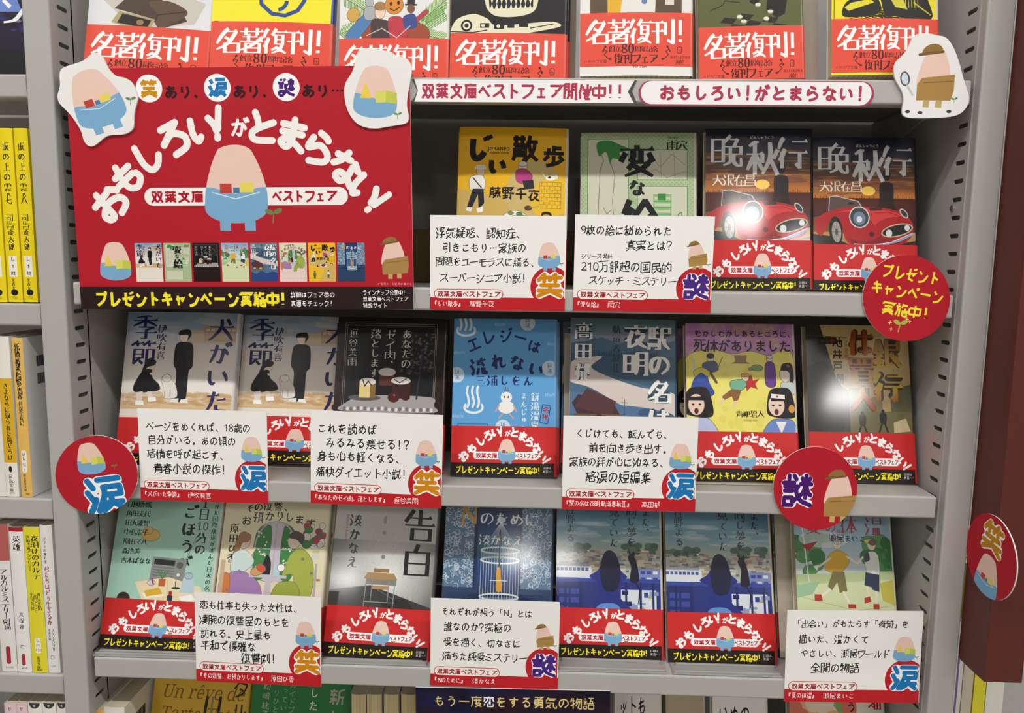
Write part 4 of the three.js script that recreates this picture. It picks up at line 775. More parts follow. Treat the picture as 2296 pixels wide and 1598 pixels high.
    el(x, 80, 34, 4.4, 5, '#f4e2d2'); el(x, 81, 31, 4.6, 3.4, '#7a6a5e'); blob(x, [72, 44, 80, 40, 86, 44, 86, 62, 74, 62], '#f1f3f2'); blob(x, [72, 44, 76, 41, 77, 48, 72, 50], '#4a5566'); po(x, [72, 60, 86, 62, 85, 78, 78, 76, 78, 74, 70, 72], '#39435c'); ln(x, [73, 74, 74, 84], 2, '#f4e2d2'); ln(x, [82, 78, 81, 90], 2, '#f4e2d2'); po(x, [69, 84, 75, 82, 76, 87, 69, 89], '#b8403c'); po(x, [78, 89, 84, 89, 84, 94, 78, 94], '#b8403c'); po(x, [86, 70, 100, 66, 100, 90, 88, 86], '#cdc257'); 
    const S = { st: 'm', w: 0.09, col: '#a2424e' }; text(x, '夏', 10, 8, 18, S); text(x, 'の', 32, 12, 12, S); text(x, '体', 48, 6, 18, S); text(x, '温', 74, 7, 18, S); x.font = 'italic 4px serif'; x.fillStyle = '#8a5560'; x.fillText('Maiko Seo', 44, 23); text(x, '瀬尾まいこ', 36, 24.6, 7.8, { w: 0.09, col: '#2d3540' }); po(x, [72, 30, 80, 28, 75, 33], '#dcd97a');
  }),
  wallet: cover((x) => {
    rc(x, 0, 0, 100, 148, '#e6e6ea'); po(x, [4, 70, 40, 58, 96, 76, 88, 94, 40, 102], '#cfc9c0'); po(x, [22, 84, 42, 64, 78, 86, 82, 92, 60, 100, 56, 92], '#4c3a2e'); blob(x, [50, 78, 66, 76, 80, 82, 80, 88, 62, 99, 56, 94, 58, 88], '#5f4a3a'); ln(x, [56, 94, 58, 88, 80, 84], 1, '#3a2b21'); po(x, [20, 96, 26, 86, 56, 92, 52, 103], '#b5a578'); po(x, [25, 96, 29, 88, 53, 93, 50, 100], '#241a14'); el(x, 44, 95, 3, 2.4, '#a07f52'); text(x, 'WALLET'.slice(0, 0), 0, 0, 1);
  }),
  blueRing: cover((x) => { rc(x, 0, 0, 100, 148, '#f7ec2a'); x.strokeStyle = '#2d4ca0'; x.lineWidth = 3.2; x.lineJoin = 'round'; x.beginPath(); for (const [i, a] of [-0.6, 0.2, 0.8, 1.4, 2.0, 2.7, 3.4, 4.1, 4.9, 5.6].entries()) { const px = 59 + 19 * Math.cos(a), py = 76 + 17 * Math.sin(a); i ? x.lineTo(px, py) : x.moveTo(px, py); } x.closePath(); x.stroke(); x.beginPath(); x.arc(55, 80, 8, 0, 1.4); x.stroke(); rc(x, 2, 98, 4, 1.4, '#333'); }),
  fantasy: cover((x) => { ink = ['#4a4038', 0.3];
    rc(x, 0, 0, 100, 148, '#e9e9e6'); for (const [a, b, t] of [[16, 70, 0.5], [14, 90, -0.3], [84, 84, -0.5], [82, 96, 0.2], [88, 74, -0.7]]) { x.save(); x.translate(a, b); x.rotate(t); for (let k = -14; k < 15; k += 1.6) { ln(x, [k, 0, k + 4, -6], 0.8, '#83b152'); ln(x, [k, 0, k + 4, 6], 0.8, '#6fa046'); } ln(x, [-15, 0, 16, 0], 0.6, '#5f8c3c'); x.restore(); }
    blob(x, [20, 88, 40, 84, 70, 84, 84, 92, 76, 106, 30, 106], '#a34a32'); blob(x, [6, 96, 20, 80, 28, 76, 30, 84, 16, 100], '#4f83b8'); el(x, 28, 66, 4, 6, '#b3b6ba'); blob(x, [24, 72, 33, 72, 33, 82, 24, 82], '#aeb2b6'); el(x, 13, 78, 6, 6, '#d3a84e'); el(x, 38, 76, 5, 6, '#f1d5bf'); el(x, 38, 71, 5.4, 3.6, '#a87c46'); blob(x, [30, 84, 38, 82, 47, 86, 46, 104, 32, 104], '#4b3a3c'); el(x, 51, 70, 8.6, 8, '#dd8a2e'); el(x, 48, 69, 1.3, 1.6, '#222'); el(x, 55, 68, 1.3, 1.6, '#222'); ln(x, [47, 73, 51, 75, 56, 72], 0.8, '#222'); blob(x, [46, 82, 56, 80, 66, 84, 80, 74, 82, 77, 66, 90, 62, 98, 48, 98], '#c23a4a'); rc(x, 63, 64, 7, 6, '#222'); rc(x, 61, 69, 11, 1.4, '#222'); el(x, 66.6, 73, 3.4, 4, '#7c5138'); blob(x, [60, 80, 70, 78, 72, 88, 62, 90], '#3d4f92'); ln(x, [26, 96, 40, 90, 54, 98, 66, 88], 0.8, '#cfd2c2');
  }),
  fossil: cover((x) => {
    rc(x, 0, 0, 100, 148, '#151416'); const C = '#ece6c8'; blob(x, [30, 60, 40, 52, 62, 52, 76, 60, 74, 78, 60, 84, 40, 84, 31, 76], C); po(x, [33, 68, 72, 66, 72, 76, 34, 78], '#151416'); for (let i = 0; i < 9; i++) { po(x, [34 + i * 4.2, 67, 37.6 + i * 4.2, 67, 36 + i * 4.2, 74], C); po(x, [34 + i * 4.2, 79, 37.6 + i * 4.2, 79, 36 + i * 4.2, 73], C); } blob(x, [0, 96, 6, 86, 20, 82, 32, 86, 40, 92, 66, 90, 90, 88, 96, 92, 70, 98, 40, 104, 18, 112, 0, 112], C); el(x, 14, 92, 5, 5, '#151416'); el(x, 14, 92, 3.4, 3.4, C); el(x, 14, 92, 1.8, 1.8, '#151416'); ln(x, [0, 97, 20, 98, 32, 96], 0.8, '#151416'); rc(x, 26, 90, 8, 4, '#151416'); rc(x, 38, 90, 9, 5, '#151416'); rc(x, 50, 90, 6, 4, '#151416'); rc(x, 60, 90, 8, 3, '#151416'); rc(x, 27, 91, 3, 2, C); el(x, 42, 92.6, 1.6, 1.6, C); ln(x, [70, 94, 90, 90], 0.7, '#151416');
  }),
  portrait: cover((x) => { rc(x, 0, 0, 100, 148, '#eceae6'); po(x, [9, 40, 92, 40, 92, 104, 9, 104], '#5f4c38'); for (let i = 0; i < 300; i++) ln(x, [10 + rnd() * 80, 50 + rnd() * 50, 12 + rnd() * 80, 56 + rnd() * 46], 0.25, '#4d3c2b44'); po(x, [24, 44, 40, 44, 38, 104, 25, 104], '#e8b52a'); blob(x, [40, 54, 52, 44, 62, 50, 68, 78, 64, 104, 38, 104, 38, 80], '#ece9e3'); el(x, 58, 84, 2.6, 2.6, '#5c7fa6'); rc(x, 77, 78, 8, 9, '#e3ddd0'); text(x, '早川書房', 47, 138, 3.4, { st: 'm', w: 0.12, col: '#222' }); rc(x, 20, 20, 60, 14, '#b3402e'); }),
  olive: cover((x) => { rc(x, 0, 0, 100, 148, '#5d6234'); po(x, [0, 52, 40, 60, 100, 72, 100, 0, 0, 0], '#e3dccb'); po(x, [0, 62, 40, 68, 100, 78, 100, 70, 0, 54], '#5d6234'); po(x, [50, 78, 54, 60, 62, 60, 58, 82], '#171513'); po(x, [66, 84, 70, 56, 90, 58, 84, 88, 76, 92], '#171513'); x.save(); x.translate(30, 86); x.transform(1, 0.12, -0.5, 0.5, 0, 0); for (let j = 0; j < 5; j++) for (let i = 0; i < 5; i++) rc(x, i * 12, j * 9, 12, 9, (i + j) % 2 ? '#23241a' : '#5d6234'); x.restore(); for (const [a, b] of [[40, 90], [44, 94], [58, 80], [66, 92], [58, 104], [70, 86]]) { el(x, a, b + 1, 2.8, 1.5, '#8d8771'); el(x, a, b, 2.8, 1.5, '#ece6d6'); } ln(x, [12, 84, 24, 80, 26, 76, 40, 78], 0.7, '#1b1b12'); }),
  yellowCars: cover((x) => { rc(x, 0, 0, 100, 148, '#f2e52c'); rc(x, 2, 2, 0.6, 144, '#3b3a1c'); blob(x, [10, 92, 16, 84, 34, 80, 44, 84, 46, 94, 30, 98, 12, 98], '#1d1c14'); po(x, [12, 90, 18, 86, 36, 83, 40, 86, 16, 93], '#e6da34'); blob(x, [46, 76, 56, 62, 80, 60, 92, 84, 96, 98, 84, 104, 62, 98, 50, 96], '#1d1c14'); for (let i = 0; i < 6; i++) ln(x, [66 + i * 3, 70, 67 + i * 3, 90], 0.7, '#d9cf3c'); po(x, [56, 84, 66, 80, 72, 92, 60, 90], '#d9cf3c'); ln(x, [78, 86, 94, 96], 1.2, '#d9cf3c'); for (let i = 0; i < 50; i++) ln(x, [10 + rnd() * 84, 92 + rnd() * 10, 12 + rnd() * 84, 94 + rnd() * 10], 0.5, '#1d1c14'); ln(x, [44, 88, 40, 80, 48, 72], 0.8, '#1d1c14'); }),
  stage: cover((x) => { rc(x, 0, 0, 100, 148, '#1d1730'); for (let i = 0; i < 140; i++) el(x, rnd() * 100, rnd() * 110, 1 + rnd() * 5, 0.6 + rnd() * 2, ['#3a2f78', '#5a4db0', '#a23a78', '#2a3a8a', '#c3b4e6'][i % 5] + '99'); po(x, [60, 90, 78, 56, 92, 90], '#6f8fd8'); for (let i = 0; i < 7; i++) ln(x, [60, 40 + i * 2, 92, 10 + i * 6], 0.9, '#c04f96aa'); rc(x, 0, 126, 100, 22, '#16141a'); text(x, 'アン', 70, 40, 26, { st: 'm', w: 0.15, col: '#fff', v: 1, sp: 1.35 }); }),
  tart: cover((x) => { rc(x, 0, 0, 100, 148, '#d2a736'); x.font = 'italic 17px serif'; x.fillStyle = '#7c5a1c'; x.fillText('Un rêve de', 9, 24); x.fillText('Tarte Tatin', 9, 44); text(x, 'タルトタタン', 84, 4, 18, { w: 0.09, col: '#2d2416', v: 1, sp: 1.1 }); ln(x, [56, 48, 58, 22], 3, '#2a2016'); ln(x, [70, 48, 72, 22], 3, '#2a2016'); ln(x, [63, 40, 64, 22], 2, '#8d7b55'); el(x, 63, 52, 9, 8, '#2a2016'); rc(x, 58, 56, 10, 70, '#2a2016'); }),
  greenGuide: cover((x) => { rc(x, 0, 0, 100, 148, '#2c7a3d'); text(x, '新し', 78, 8, 17, { w: 0.11, col: '#b9a9a4', v: 1, sp: 1.1 }); text(x, 'したい', 58, 8, 11, { w: 0.1, col: '#e8ece4', v: 1, sp: 1.1 }); text(x, 'ガイドブック', 38, 4, 7, { w: 0.08, col: '#a9b8a0', v: 1, sp: 1.1 }); text(x, 'っていない', 30, 10, 7, { w: 0.08, col: '#a9b8a0', v: 1, sp: 1.1 }); text(x, 'りひとり', 22, 12, 7, { w: 0.08, col: '#a9b8a0', v: 1, sp: 1.1 }); text(x, '松崎桃子', 11, 6, 8, { w: 0.08, col: '#a9b8a0', v: 1, sp: 1.1 }); }),
};
// ---- shelf cards, 100 x 72 units
function cardCanvas(lines, title, author, mood) {
  const [ch, col, kind] = { laugh: ['笑', '#d98e16', 'denim'], tear: ['涙', '#1f7cc0', 'reading'], riddle: ['謎', '#4b2a86', 'tan'] }[mood];
  return sheet(100, 72, 9, (x) => {
    rc(x, 0, 0, 100, 72, '#f8f7f4'); x.save(); x.beginPath(); x.rect(0, 0, 99.2, 72); x.clip(); el(x, 89.4, 53.4, 15, 15.6, '#c4232b'); x.restore(); rc(x, 0, 62, 100, 10, '#c4232b');
    patch(x, 87.6, 30, kind === 'tan' ? 19 : 20, kind, kind === 'reading' ? 0 : -0.06); sprout(x, 97, 36, 1.5, '#4f7f4a');
    for (const [s, a, b, z] of lines) text(x, s, a, b, z, { st: 'r', w: 0.085, sx: 0.86, col: '#1b1a1c', jit: 0.05, rise: 0.1 });
    pill(x, 3, 56, 51, 7.2, '#fbf7f2', '#c4232b', 0.5); text(x, '双葉文庫ベストフェア', 5, 57.1, 5.1, { w: 0.13, col: '#a01a28', sx: 0.93 });
    text(x, '『' + title + '』', 1.4, 64.4, 5.2, { w: 0.09, col: '#fdeeee', sx: 0.74 }); text(x, author, 6 + (title.length + 2) * 5.2 * 0.74, 64.4, 5.2, { w: 0.09, col: '#fdeeee', sx: 0.9 });
    text(x, ch, 78.4, 42, 20.4, { st: 'r', w: 0.155, col, halo: '#fff', hw: 0.17 });
  });
}
const CARDS = {
  walk: cardCanvas([['浮気疑惑、認知症、', 4, 9, 8.6], ['引きこもり…家族の', 9, 20.4, 8], ['問題をユーモラスに綴る、', 4, 31.4, 7.4], ['スーパーシニア小説!', 7, 43.4, 7.8]], 'じい散歩', '藤野千夜', 'laugh'),
  odd: cardCanvas([['9枚の絵に秘められた', 4, 7.4, 8], ['真実とは?', 37, 18, 8.4], ['シリーズ累計', 5, 28.6, 4.4], ['210万部超の国民的', 5, 34, 8.8], ['スケッチ・ミステリー!', 11, 45, 7.4]], '変な絵', '雨穴', 'riddle'),
  dog: cardCanvas([['ページをめくれば、18歳の', 6, 9.6, 7.8], ['自分がいる。あの頃の', 7, 20, 8], ['感情を呼び起こす、', 6, 31, 8.2], ['青春小説の傑作!', 10.4, 42, 8.8]], '犬がいた季節', '伊吹有喜', 'tear'),
  diet: cardCanvas([['これを読めば', 5, 9, 8.8], ['みるみる痩せる!?', 11, 19.6, 9], ['身も心も軽くなる、', 5, 30.4, 8.6], ['痛快ダイエット小説!', 4, 42.6, 8.4]], 'あなたのゼイ肉、落とします', '垣谷美雨', 'laugh'),
  rail: cardCanvas([['くじけても、転んでも、', 9, 9.4, 7.6], ['前を向き歩き出す。', 19, 20, 8], ['家族の絆が心に沁みる、', 5, 31, 7.8], ['感涙の短編集', 17, 41.6, 9.6]], '駅の名は夜明 軌道春秋Ⅱ', '高田郁', 'tear'),
  deal: cardCanvas([['恋も仕事も失った女性は、', 4, 6, 7.8], ['凄腕の復讐屋のもとを', 3, 17.4, 8.4], ['訪れる。史上最も', 4, 28.4, 8.2], ['平和で優雅な', 4, 38, 8.6], ['復讐劇!', 36, 46.6, 9.2]], 'その復讐、お預かりします', '原田ひ香', 'laugh'),
  forN: cardCanvas([['それぞれが想う「N」とは', 8, 7, 7], ['誰なのか?究極の', 10, 18.6, 8], ['愛を描く、切なさに', 10, 31.4, 7.8], ['満ちた純愛ミステリー', 9, 43, 7.8]], 'Nのために', '湊かなえ', 'riddle'),
  warm: cardCanvas([['「出会い」がもたらす「奇跡」を', 5, 7, 6.6], ['描いた、温かくて', 9, 18.6, 7.6], ['やさしい、瀬尾ワールド', 11, 30, 7], ['全開の物語', 19, 40.6, 8.4]], '夏の体温', '瀬尾まいこ', 'tear'),
};
// ---- big poster, 100 x 69.4 units
const posterCanvas = sheet(100, 69.4, 16, (x) => {
  rc(x, 0, 0, 100, 69.4, '#b81f2d');
  for (const [a, ch, c] of [[24.4, '笑', '#d2921c'], [44.4, '涙', '#1f7cc0'], [64.4, '謎', '#4a1f78']]) { el(x, a, 5.7, 3.9, 3.9, '#fff'); text(x, ch, a - 2.9, 2.8, 5.8, { w: 0.17, col: c }); text(x, ch === '謎' ? 'あり…' : 'あり、', a + 4, 4.4, 4.7, { w: 0.15, col: '#3a1116', sp: 0.9 }); }
  for (const [ch, a, b, t, s] of [['お', 10.9, 38.2, -42, 12.4], ['も', 16.4, 30.8, -38, 12], ['し', 22.8, 25, -32, 12], ['ろ', 30.8, 19.8, -22, 12.4], ['い', 39.8, 17, -12, 12], ['!', 46.2, 16, 4, 12], ['が', 50.4, 16.8, 4, 6.2], ['と', 57, 16.9, 6, 12], ['ま', 65.6, 18.9, 14, 12], ['ら', 73.4, 22.9, 25, 12], ['な', 80.8, 28.4, 34, 12], ['い', 86.6, 34.8, 44, 12], ['!', 91, 40, 56, 11]]) spun(x, ch, a, b, s, (t * Math.PI) / 180, { st: 'r', w: ch === 'が' ? 0.14 : 0.165, col: '#fbf9f6' });
  pill(x, 21.2, 33.8, 60.2, 5.2, '#fbf9f6'); text(x, '双葉文庫', 23, 34.4, 4, { w: 0.15, col: MAROON }); text(x, 'ベストフェア', 59, 34.4, 4, { w: 0.15, col: MAROON, sx: 0.8 });
  patch(x, 48.4, 33.4, 23); sprout(x, 59.4, 41.4, 2.6, '#6f8a52');
  patch(x, 11.2, 55.4, 11.6, 'reading'); patch(x, 94, 55, 11, 'tan');
  ['dogSeason', 'greenFrame', 'darkCake', 'summerPair', 'station', 'couple', 'yellowWalk', 'nightCage'].forEach((k, i) => { x.imageSmoothingEnabled = true; x.imageSmoothingQuality = 'high'; x.drawImage(COVERS[k], 17.4 + i * 8.63, 49.8, 8.1, 11.4); });
  text(x, 'イラスト・くにのいあいこ', 89.4, 61.4, 0.86, { w: 0.09, col: '#fff' });
  rc(x, 0, 62.7, 100, 7, '#2b1b1c'); text(x, 'プレゼントキャンペーン実施中!', 4.4, 63.8, 5, { w: 0.17, col: '#fff02c', sx: 0.795 });
  text(x, '詳細はフェア帯の', 63.4, 64.1, 1.94, { w: 0.11, col: '#fff', sx: 0.86 }); text(x, '裏面をチェック!', 63.4, 66.6, 1.94, { w: 0.11, col: '#fff', sx: 0.86 });
  text(x, 'ラインナップ公開中!', 85, 63.5, 1.7, { w: 0.11, col: '#fff', sx: 0.78 }); text(x, '双葉文庫ベストフェア', 85, 65.4, 1.7, { w: 0.11, col: '#fff', sx: 0.8 }); text(x, '特設サイト', 85, 67.3, 1.7, { w: 0.11, col: '#fff', sx: 0.86 });
});
const stripCanvas = sheet(100, 11, 10, (x) => { // ribbon sign on the shelf edge
  rc(x, 0, 0, 100, 11, '#55534f'); po(x, [1, 0.6, 99, 0.6, 96.2, 5.5, 99, 10.4, 1, 10.4, 2.6, 5.5], '#fbfafa'); text(x, '双葉文庫ベストフェア開催中!!', 4, 1.7, 7.8, { w: 0.135, col: '#b6405a', sx: 0.815 });
});
const capsuleCanvas = sheet(100, 11, 10, (x) => { rc(x, 0, 0, 100, 11, '#b6405a'); pill(x, 0.7, 0.7, 98.6, 9.6, '#fbfafa'); text(x, 'おもしろい!がとまらない!', 8.4, 1.9, 7.4, { st: 'r', w: 0.15, col: '#b6405a', sp: 0.97 }); });
const roundCanvas = {
  present: sheet(100, 100, 5, (x) => { rc(x, 0, 0, 100, 100, '#b9202f'); x.save(); x.translate(50, 50); x.rotate(0.13); const Y = { w: 0.14, col: '#f6ec3a' }; text(x, 'プレゼント', -36, -36, 17, { ...Y, sx: 0.86 }); text(x, 'キャンペーン', -46, -16, 17, { ...Y, sx: 0.9 }); text(x, '実施中!', -28, 5, 17, { ...Y, sp: 0.98 }); sprout(x, -1, 30, 9, '#a9bf4c'); for (const [a, b] of [[-14, 30], [-11, 37], [6, 23], [10, 25]]) { ln(x, [a - 2, b, a + 2, b], 0.8, '#f6ec8a'); ln(x, [a, b - 2, a, b + 2], 0.8, '#f6ec8a'); } x.restore(); }),
  tear: sheet(100, 100, 5, (x) => { rc(x, 0, 0, 100, 100, '#b9202f'); x.save(); x.translate(50, 50); x.rotate(-0.16); patch(x, -3, -20, 40, 'reading'); sprout(x, 23, -8, 4, '#7d7a3e'); text(x, '涙', -19, 2, 47, { st: 'r', w: 0.15, col: '#1f7cc0', halo: '#fff', hw: 0.13 }); x.restore(); }),
  riddle: sheet(100, 100, 5, (x) => { rc(x, 0, 0, 100, 100, '#b9202f'); patch(x, 79, 62, 56, 'tan', 0.05); text(x, '謎', 6, 31, 43, { st: 'r', w: 0.15, col: '#4a1a72', halo: '#fff', hw: 0.13 }); }),
  laugh: sheet(100, 100, 5, (x) => { rc(x, 0, 0, 100, 100, '#b9202f'); x.save(); x.translate(50, 50); x.rotate(0.12); patch(x, 0, 28, 56); text(x, '笑', -22, -44, 42, { st: 'r', w: 0.15, col: '#c98d1f', halo: '#fff', hw: 0.13 }); x.restore(); }),
};
const courageCanvas = sheet(100, 30, 7, (x) => { rc(x, 0, 0, 100, 30, '#14122a'); for (let i = 0; i < 60; i++) el(x, rnd() * 100, rnd() * 30, 6 + rnd() * 8, 3 + rnd() * 5, i % 2 ? '#1d2a7222' : '#3a1a1a33'); po(x, [60, 0, 100, 0, 100, 30, 60, 30], '#2a171655'); let e = text(x, 'もう一度', 9, 3.4, 6.4, { w: 0.1, col: '#f1d88a' }); e = text(x, '恋', e[0], 3.4, 6.4, { w: 0.12, col: '#fff' }); text(x, 'をする勇気の物語', e[0], 3.4, 6.4, { w: 0.1, col: '#f1d88a' }); });
// ---------------------------------------------------------------- the room around the shelves
const wallMat = std({ color: rgb(0.55, 0.53, 0.5), roughness: 0.9 }), plank = noiseTexture(256, 24, (v) => 120 + v * 110);
structure('floor', box(-4.6, 4.6, FLOOR - 0.1, FLOOR, -0.4, 7.2), std({ color: rgb(0.42, 0.38, 0.33), roughness: 0.5, roughnessMap: plank }));
structure('ceiling', box(-4.6, 4.6, CEILING, CEILING + 0.1, -0.4, 7.2), std({ color: rgb(0.8, 0.79, 0.77), roughness: 0.9 }));
structure('wall_left', box(-4.6, -4.5, FLOOR, CEILING, -0.4, 7.2), wallMat);
structure('wall_right', box(4.5, 4.6, FLOOR, CEILING, -0.4, 7.2), wallMat);
structure('wall_front', box(-4.5, 4.5, FLOOR, CEILING, 7.1, 7.2), wallMat);
structure('wall_back', box(-4.5, 4.5, FLOOR, CEILING, -0.4, -0.3), wallMat);
const fittingMat = std({ color: rgb(0.8, 0.8, 0.8), roughness: 0.5 }), glow = std({ color: rgb(0.9, 0.9, 0.9), emissive: LAMP_COLOUR, emissiveIntensity: 13 });
LAMPS.forEach(([x, z, len, wide]) => {
  const tube = len > wide * 2, t = tube ? thing('ceiling_lamp', 'long white tube lamp on the ceiling before the shelves', 'lamp', 'tube lamps on the ceiling') : thing('ceiling_lamp', 'square white panel lamp on the shop ceiling', 'lamp', 'square panel lamps on the ceiling');
  t.position.set(x, CEILING, z);
  part('housing', box(-len / 2 - 0.02, len / 2 + 0.02, -0.035, 0, -wide / 2 - 0.02, wide / 2 + 0.02), fittingMat, t);
  if (tube) { const g = new THREE.CylinderGeometry(0.02, 0.02, len, 14); g.rotateZ(Math.PI / 2); g.translate(0, -0.04, 0); part('tube', g, glow, t); } else part('diffuser', box(-len / 2, len / 2, -0.045, -0.035, -wide / 2, wide / 2), glow, t);
});
// ---------------------------------------------------------------- steel shelving
const LIP = 0.022, HALF = 0.42, SHELF_Y = [0.2523, 0.0587, -0.1353, -0.3267, -0.518], DEPTH = 0.2;
const paintGrain = noiseTexture(256, 40, (v) => 118 + v * 90), paintFine = noiseTexture(128, 64, (v) => v * 255); paintFine.repeat.set(40, 40); paintGrain.repeat.set(6, 6);
const steel = phys({ color: rgb(0.46, 0.45, 0.43), roughness: 0.62, roughnessMap: paintGrain, bumpMap: paintFine, bumpScale: 0.00006 });
const metric = (g, s = 1) => { const p = g.attributes.position, n = g.attributes.normal, uv = new Float32Array(p.count * 2); for (let i = 0; i < p.count; i++) { const ax = Math.abs(n.getX(i)), ay = Math.abs(n.getY(i)); const [a, b] = ax > 0.6 ? [p.getZ(i), p.getY(i)] : ay > 0.6 ? [p.getX(i), p.getZ(i)] : [p.getX(i), p.getY(i)]; uv[2 * i] = a * s; uv[2 * i + 1] = b * s; } g.setAttribute('uv', new THREE.BufferAttribute(uv, 2)); return g; };
// an upright: folded front channel and two slotted side sheets
const PITCH = 0.01692, SLOT_Y0 = 0.317;
function slottedSheet(x, sgn) { // sheet in the YZ plane at x, 1.2 mm thick, slots from z = -0.0275 to -0.0105
  const s = new THREE.Shape(); s.moveTo(-0.006, -0.62); s.lineTo(-0.006, 0.55); s.lineTo(-DEPTH - 0.02, 0.55); s.lineTo(-DEPTH - 0.02, -0.62); s.closePath();
  for (let k = -8; k < 44; k++) { const y = SLOT_Y0 - k * PITCH, h = new THREE.Path(), r = 0.0021, a = -0.0105, b = -0.0272; h.moveTo(a - r, y - r); h.lineTo(b + r, y - r); h.absarc(b + r, y, r, -Math.PI / 2, Math.PI / 2, true); h.lineTo(a - r, y + r); h.absarc(a - r, y, r, Math.PI / 2, -Math.PI / 2, true); s.holes.push(h); }
  const g = new THREE.ExtrudeGeometry(s, { depth: 0.0012, bevelEnabled: false, curveSegments: 5 }); g.rotateY(-Math.PI / 2); g.translate(x + (sgn > 0 ? 0 : 0.0012), 0, 0); return metric(g);
}
function upright(x0, x1, label) {
  const t = thing('shelf_upright', label, 'shelf upright', 'grey steel shelf uprights'); t.position.set(0, FLOOR, 0); const lift = (g) => g.translate(0, -FLOOR, 0);
  const r = 0.0022, s = new THREE.Shape(); s.moveTo(x0, 0.006); s.lineTo(x0, -0.004 + r); s.absarc(x0 + r, -0.004 + r, r, Math.PI, 1.5 * Math.PI, false); s.lineTo(x1 - r, -0.004); s.absarc(x1 - r, -0.004 + r, r, 1.5 * Math.PI, 2 * Math.PI, false); s.lineTo(x1, 0.006); s.lineTo(x1 - 0.0012, 0.006); s.lineTo(x1 - 0.0012, -0.0028); s.lineTo(x0 + 0.0012, -0.0028); s.lineTo(x0 + 0.0012, 0.006); s.closePath();
  const g = new THREE.ExtrudeGeometry(s, { depth: CEILING - 0.7 - FLOOR, bevelEnabled: false, curveSegments: 6 }); g.rotateX(-Math.PI / 2); g.translate(0, FLOOR, 0);
  part('front_channel', lift(metric(g)), steel, t);
  part('slotted_side', lift(slottedSheet(x0, 1)), steel, t); part('slotted_side', lift(slottedSheet(x1 - 0.0012, 1)), steel, t);
  part('rear_web', lift(box(x0 + 0.0012, x1 - 0.0012, FLOOR, 0.6, -0.034, -0.032)), steel, t);
  return t;
}
const UL = [-0.4512, -0.4252], UR = [0.4262, 0.451];
upright(...UL, 'grey steel slotted upright beside the neighbouring bay of yellow spined books'); upright(...UR, 'grey steel slotted upright beside the dark red wooden panel');
{ const s = new THREE.CylinderGeometry(0.0028, 0.0028, 0.003, 16); s.rotateZ(Math.PI / 2); const p = onPlane([2140, 467], new THREE.Vector3(UR[0], 0, 0), new THREE.Vector3(1, 0, 0)); s.translate(UR[0] - 0.0015, p.y, p.z); solo('screw', s, std({ color: rgb(0.6, 0.6, 0.6), metalness: 0.9, roughness: 0.3 }), 'small round screw head in the slotted shelf upright', 'screw'); }
// back panels of the bays
solo('back_panel', box(UL[1], UR[0], -1.2, 0.55, -DEPTH - 0.012, -DEPTH - 0.004), steel, 'grey steel back panel behind the shelves with face-out paperbacks', 'panel');
solo('back_panel', box(-1.2, UL[0], -1.2, 0.55, -DEPTH - 0.012, -DEPTH - 0.004), steel, 'grey steel back panel behind the neighbouring bay of spine-out books', 'panel');
solo('back_panel', box(UR[1], 1.2, -1.2, 0.55, -DEPTH - 0.012, -DEPTH - 0.004), steel, 'grey steel back panel of the bay beyond the red wooden panel', 'panel');
solo('low_board', new RoundedBoxGeometry(0.82, 0.062, 0.012, 2, 0.001).translate(0, SHELF_Y[1] + 0.0312, -0.19), std({ color: rgb(0.27, 0.19, 0.075), roughness: 0.6, roughnessMap: paintGrain }), 'low brown board standing along the back of the shelf behind the mustard yellow paperback', 'board');
function metalShelf(x0, x1, y, label, group) { // y: upper face; folded front lip and end brackets
  const t = thing('metal_shelf', label, 'shelf', group); t.position.set((x0 + x1) / 2, y, 0); const w = x1 - x0, r = 0.0024, k = 0.0012, s = new THREE.Shape();
  // profile in (z, y), drawn along x
  s.moveTo(-DEPTH, 0); s.lineTo(-r, 0); s.absarc(-r, -r, r, Math.PI / 2, 0, true); s.lineTo(0, -LIP + r); s.absarc(-r, -LIP + r, r, 0, -Math.PI / 2, true); s.lineTo(-0.014, -LIP); s.lineTo(-0.014, -LIP + k); s.lineTo(-r, -LIP + k); s.lineTo(-k, -LIP + r); s.lineTo(-k, -r); s.lineTo(-r, -k); s.lineTo(-DEPTH, -k); s.closePath();
  const g = new THREE.ExtrudeGeometry(s, { depth: w - 0.0024, bevelEnabled: false, curveSegments: 6 }); g.rotateY(-Math.PI / 2); g.scale(1, 1, -1); g.translate(0, 0, 0); 
  // rotateY(-90): (z, y, depth) -> x = -depth, z = shape x ; mirrored back so that the lip faces +z
  const p = g.attributes.position; for (let i = 0; i < p.count; i++) p.setXYZ(i, -p.getX(i) - w / 2 + 0.0012, p.getY(i), -p.getZ(i)); g.computeVertexNormals(); part('folded_tray', metric(g), steel, t);
  for (const sx of [-1, 1]) { part('end_flange', metric(new RoundedBoxGeometry(0.0014, LIP - 0.0014, DEPTH - 0.002, 2, 0.0006).translate(sx * (w / 2 - 0.0007), -LIP / 2, -DEPTH / 2)), steel, t); const hook = new THREE.Shape(); hook.moveTo(-0.001, -0.003); hook.lineTo(-0.012, -0.003); hook.lineTo(-DEPTH, -0.05); hook.lineTo(-DEPTH, -0.003); const hg = new THREE.ExtrudeGeometry(hook, { depth: 0.0014, bevelEnabled: false }); hg.rotateY(-Math.PI / 2); part('bracket', metric(hg.translate(sx * (w / 2 - 0.0022) + 0.0007, 0, 0)), steel, t); }
  return t;
}
const shelfWords = ['grey steel shelf whose edge carries the long ribbon sign', 'grey steel shelf just under the two red car paperbacks', 'grey steel shelf under the pale blue hot spring paperback', 'grey steel shelf under the mint green paperback', 'grey steel shelf holding the yellow tart paperback, at the foot of the unit'];
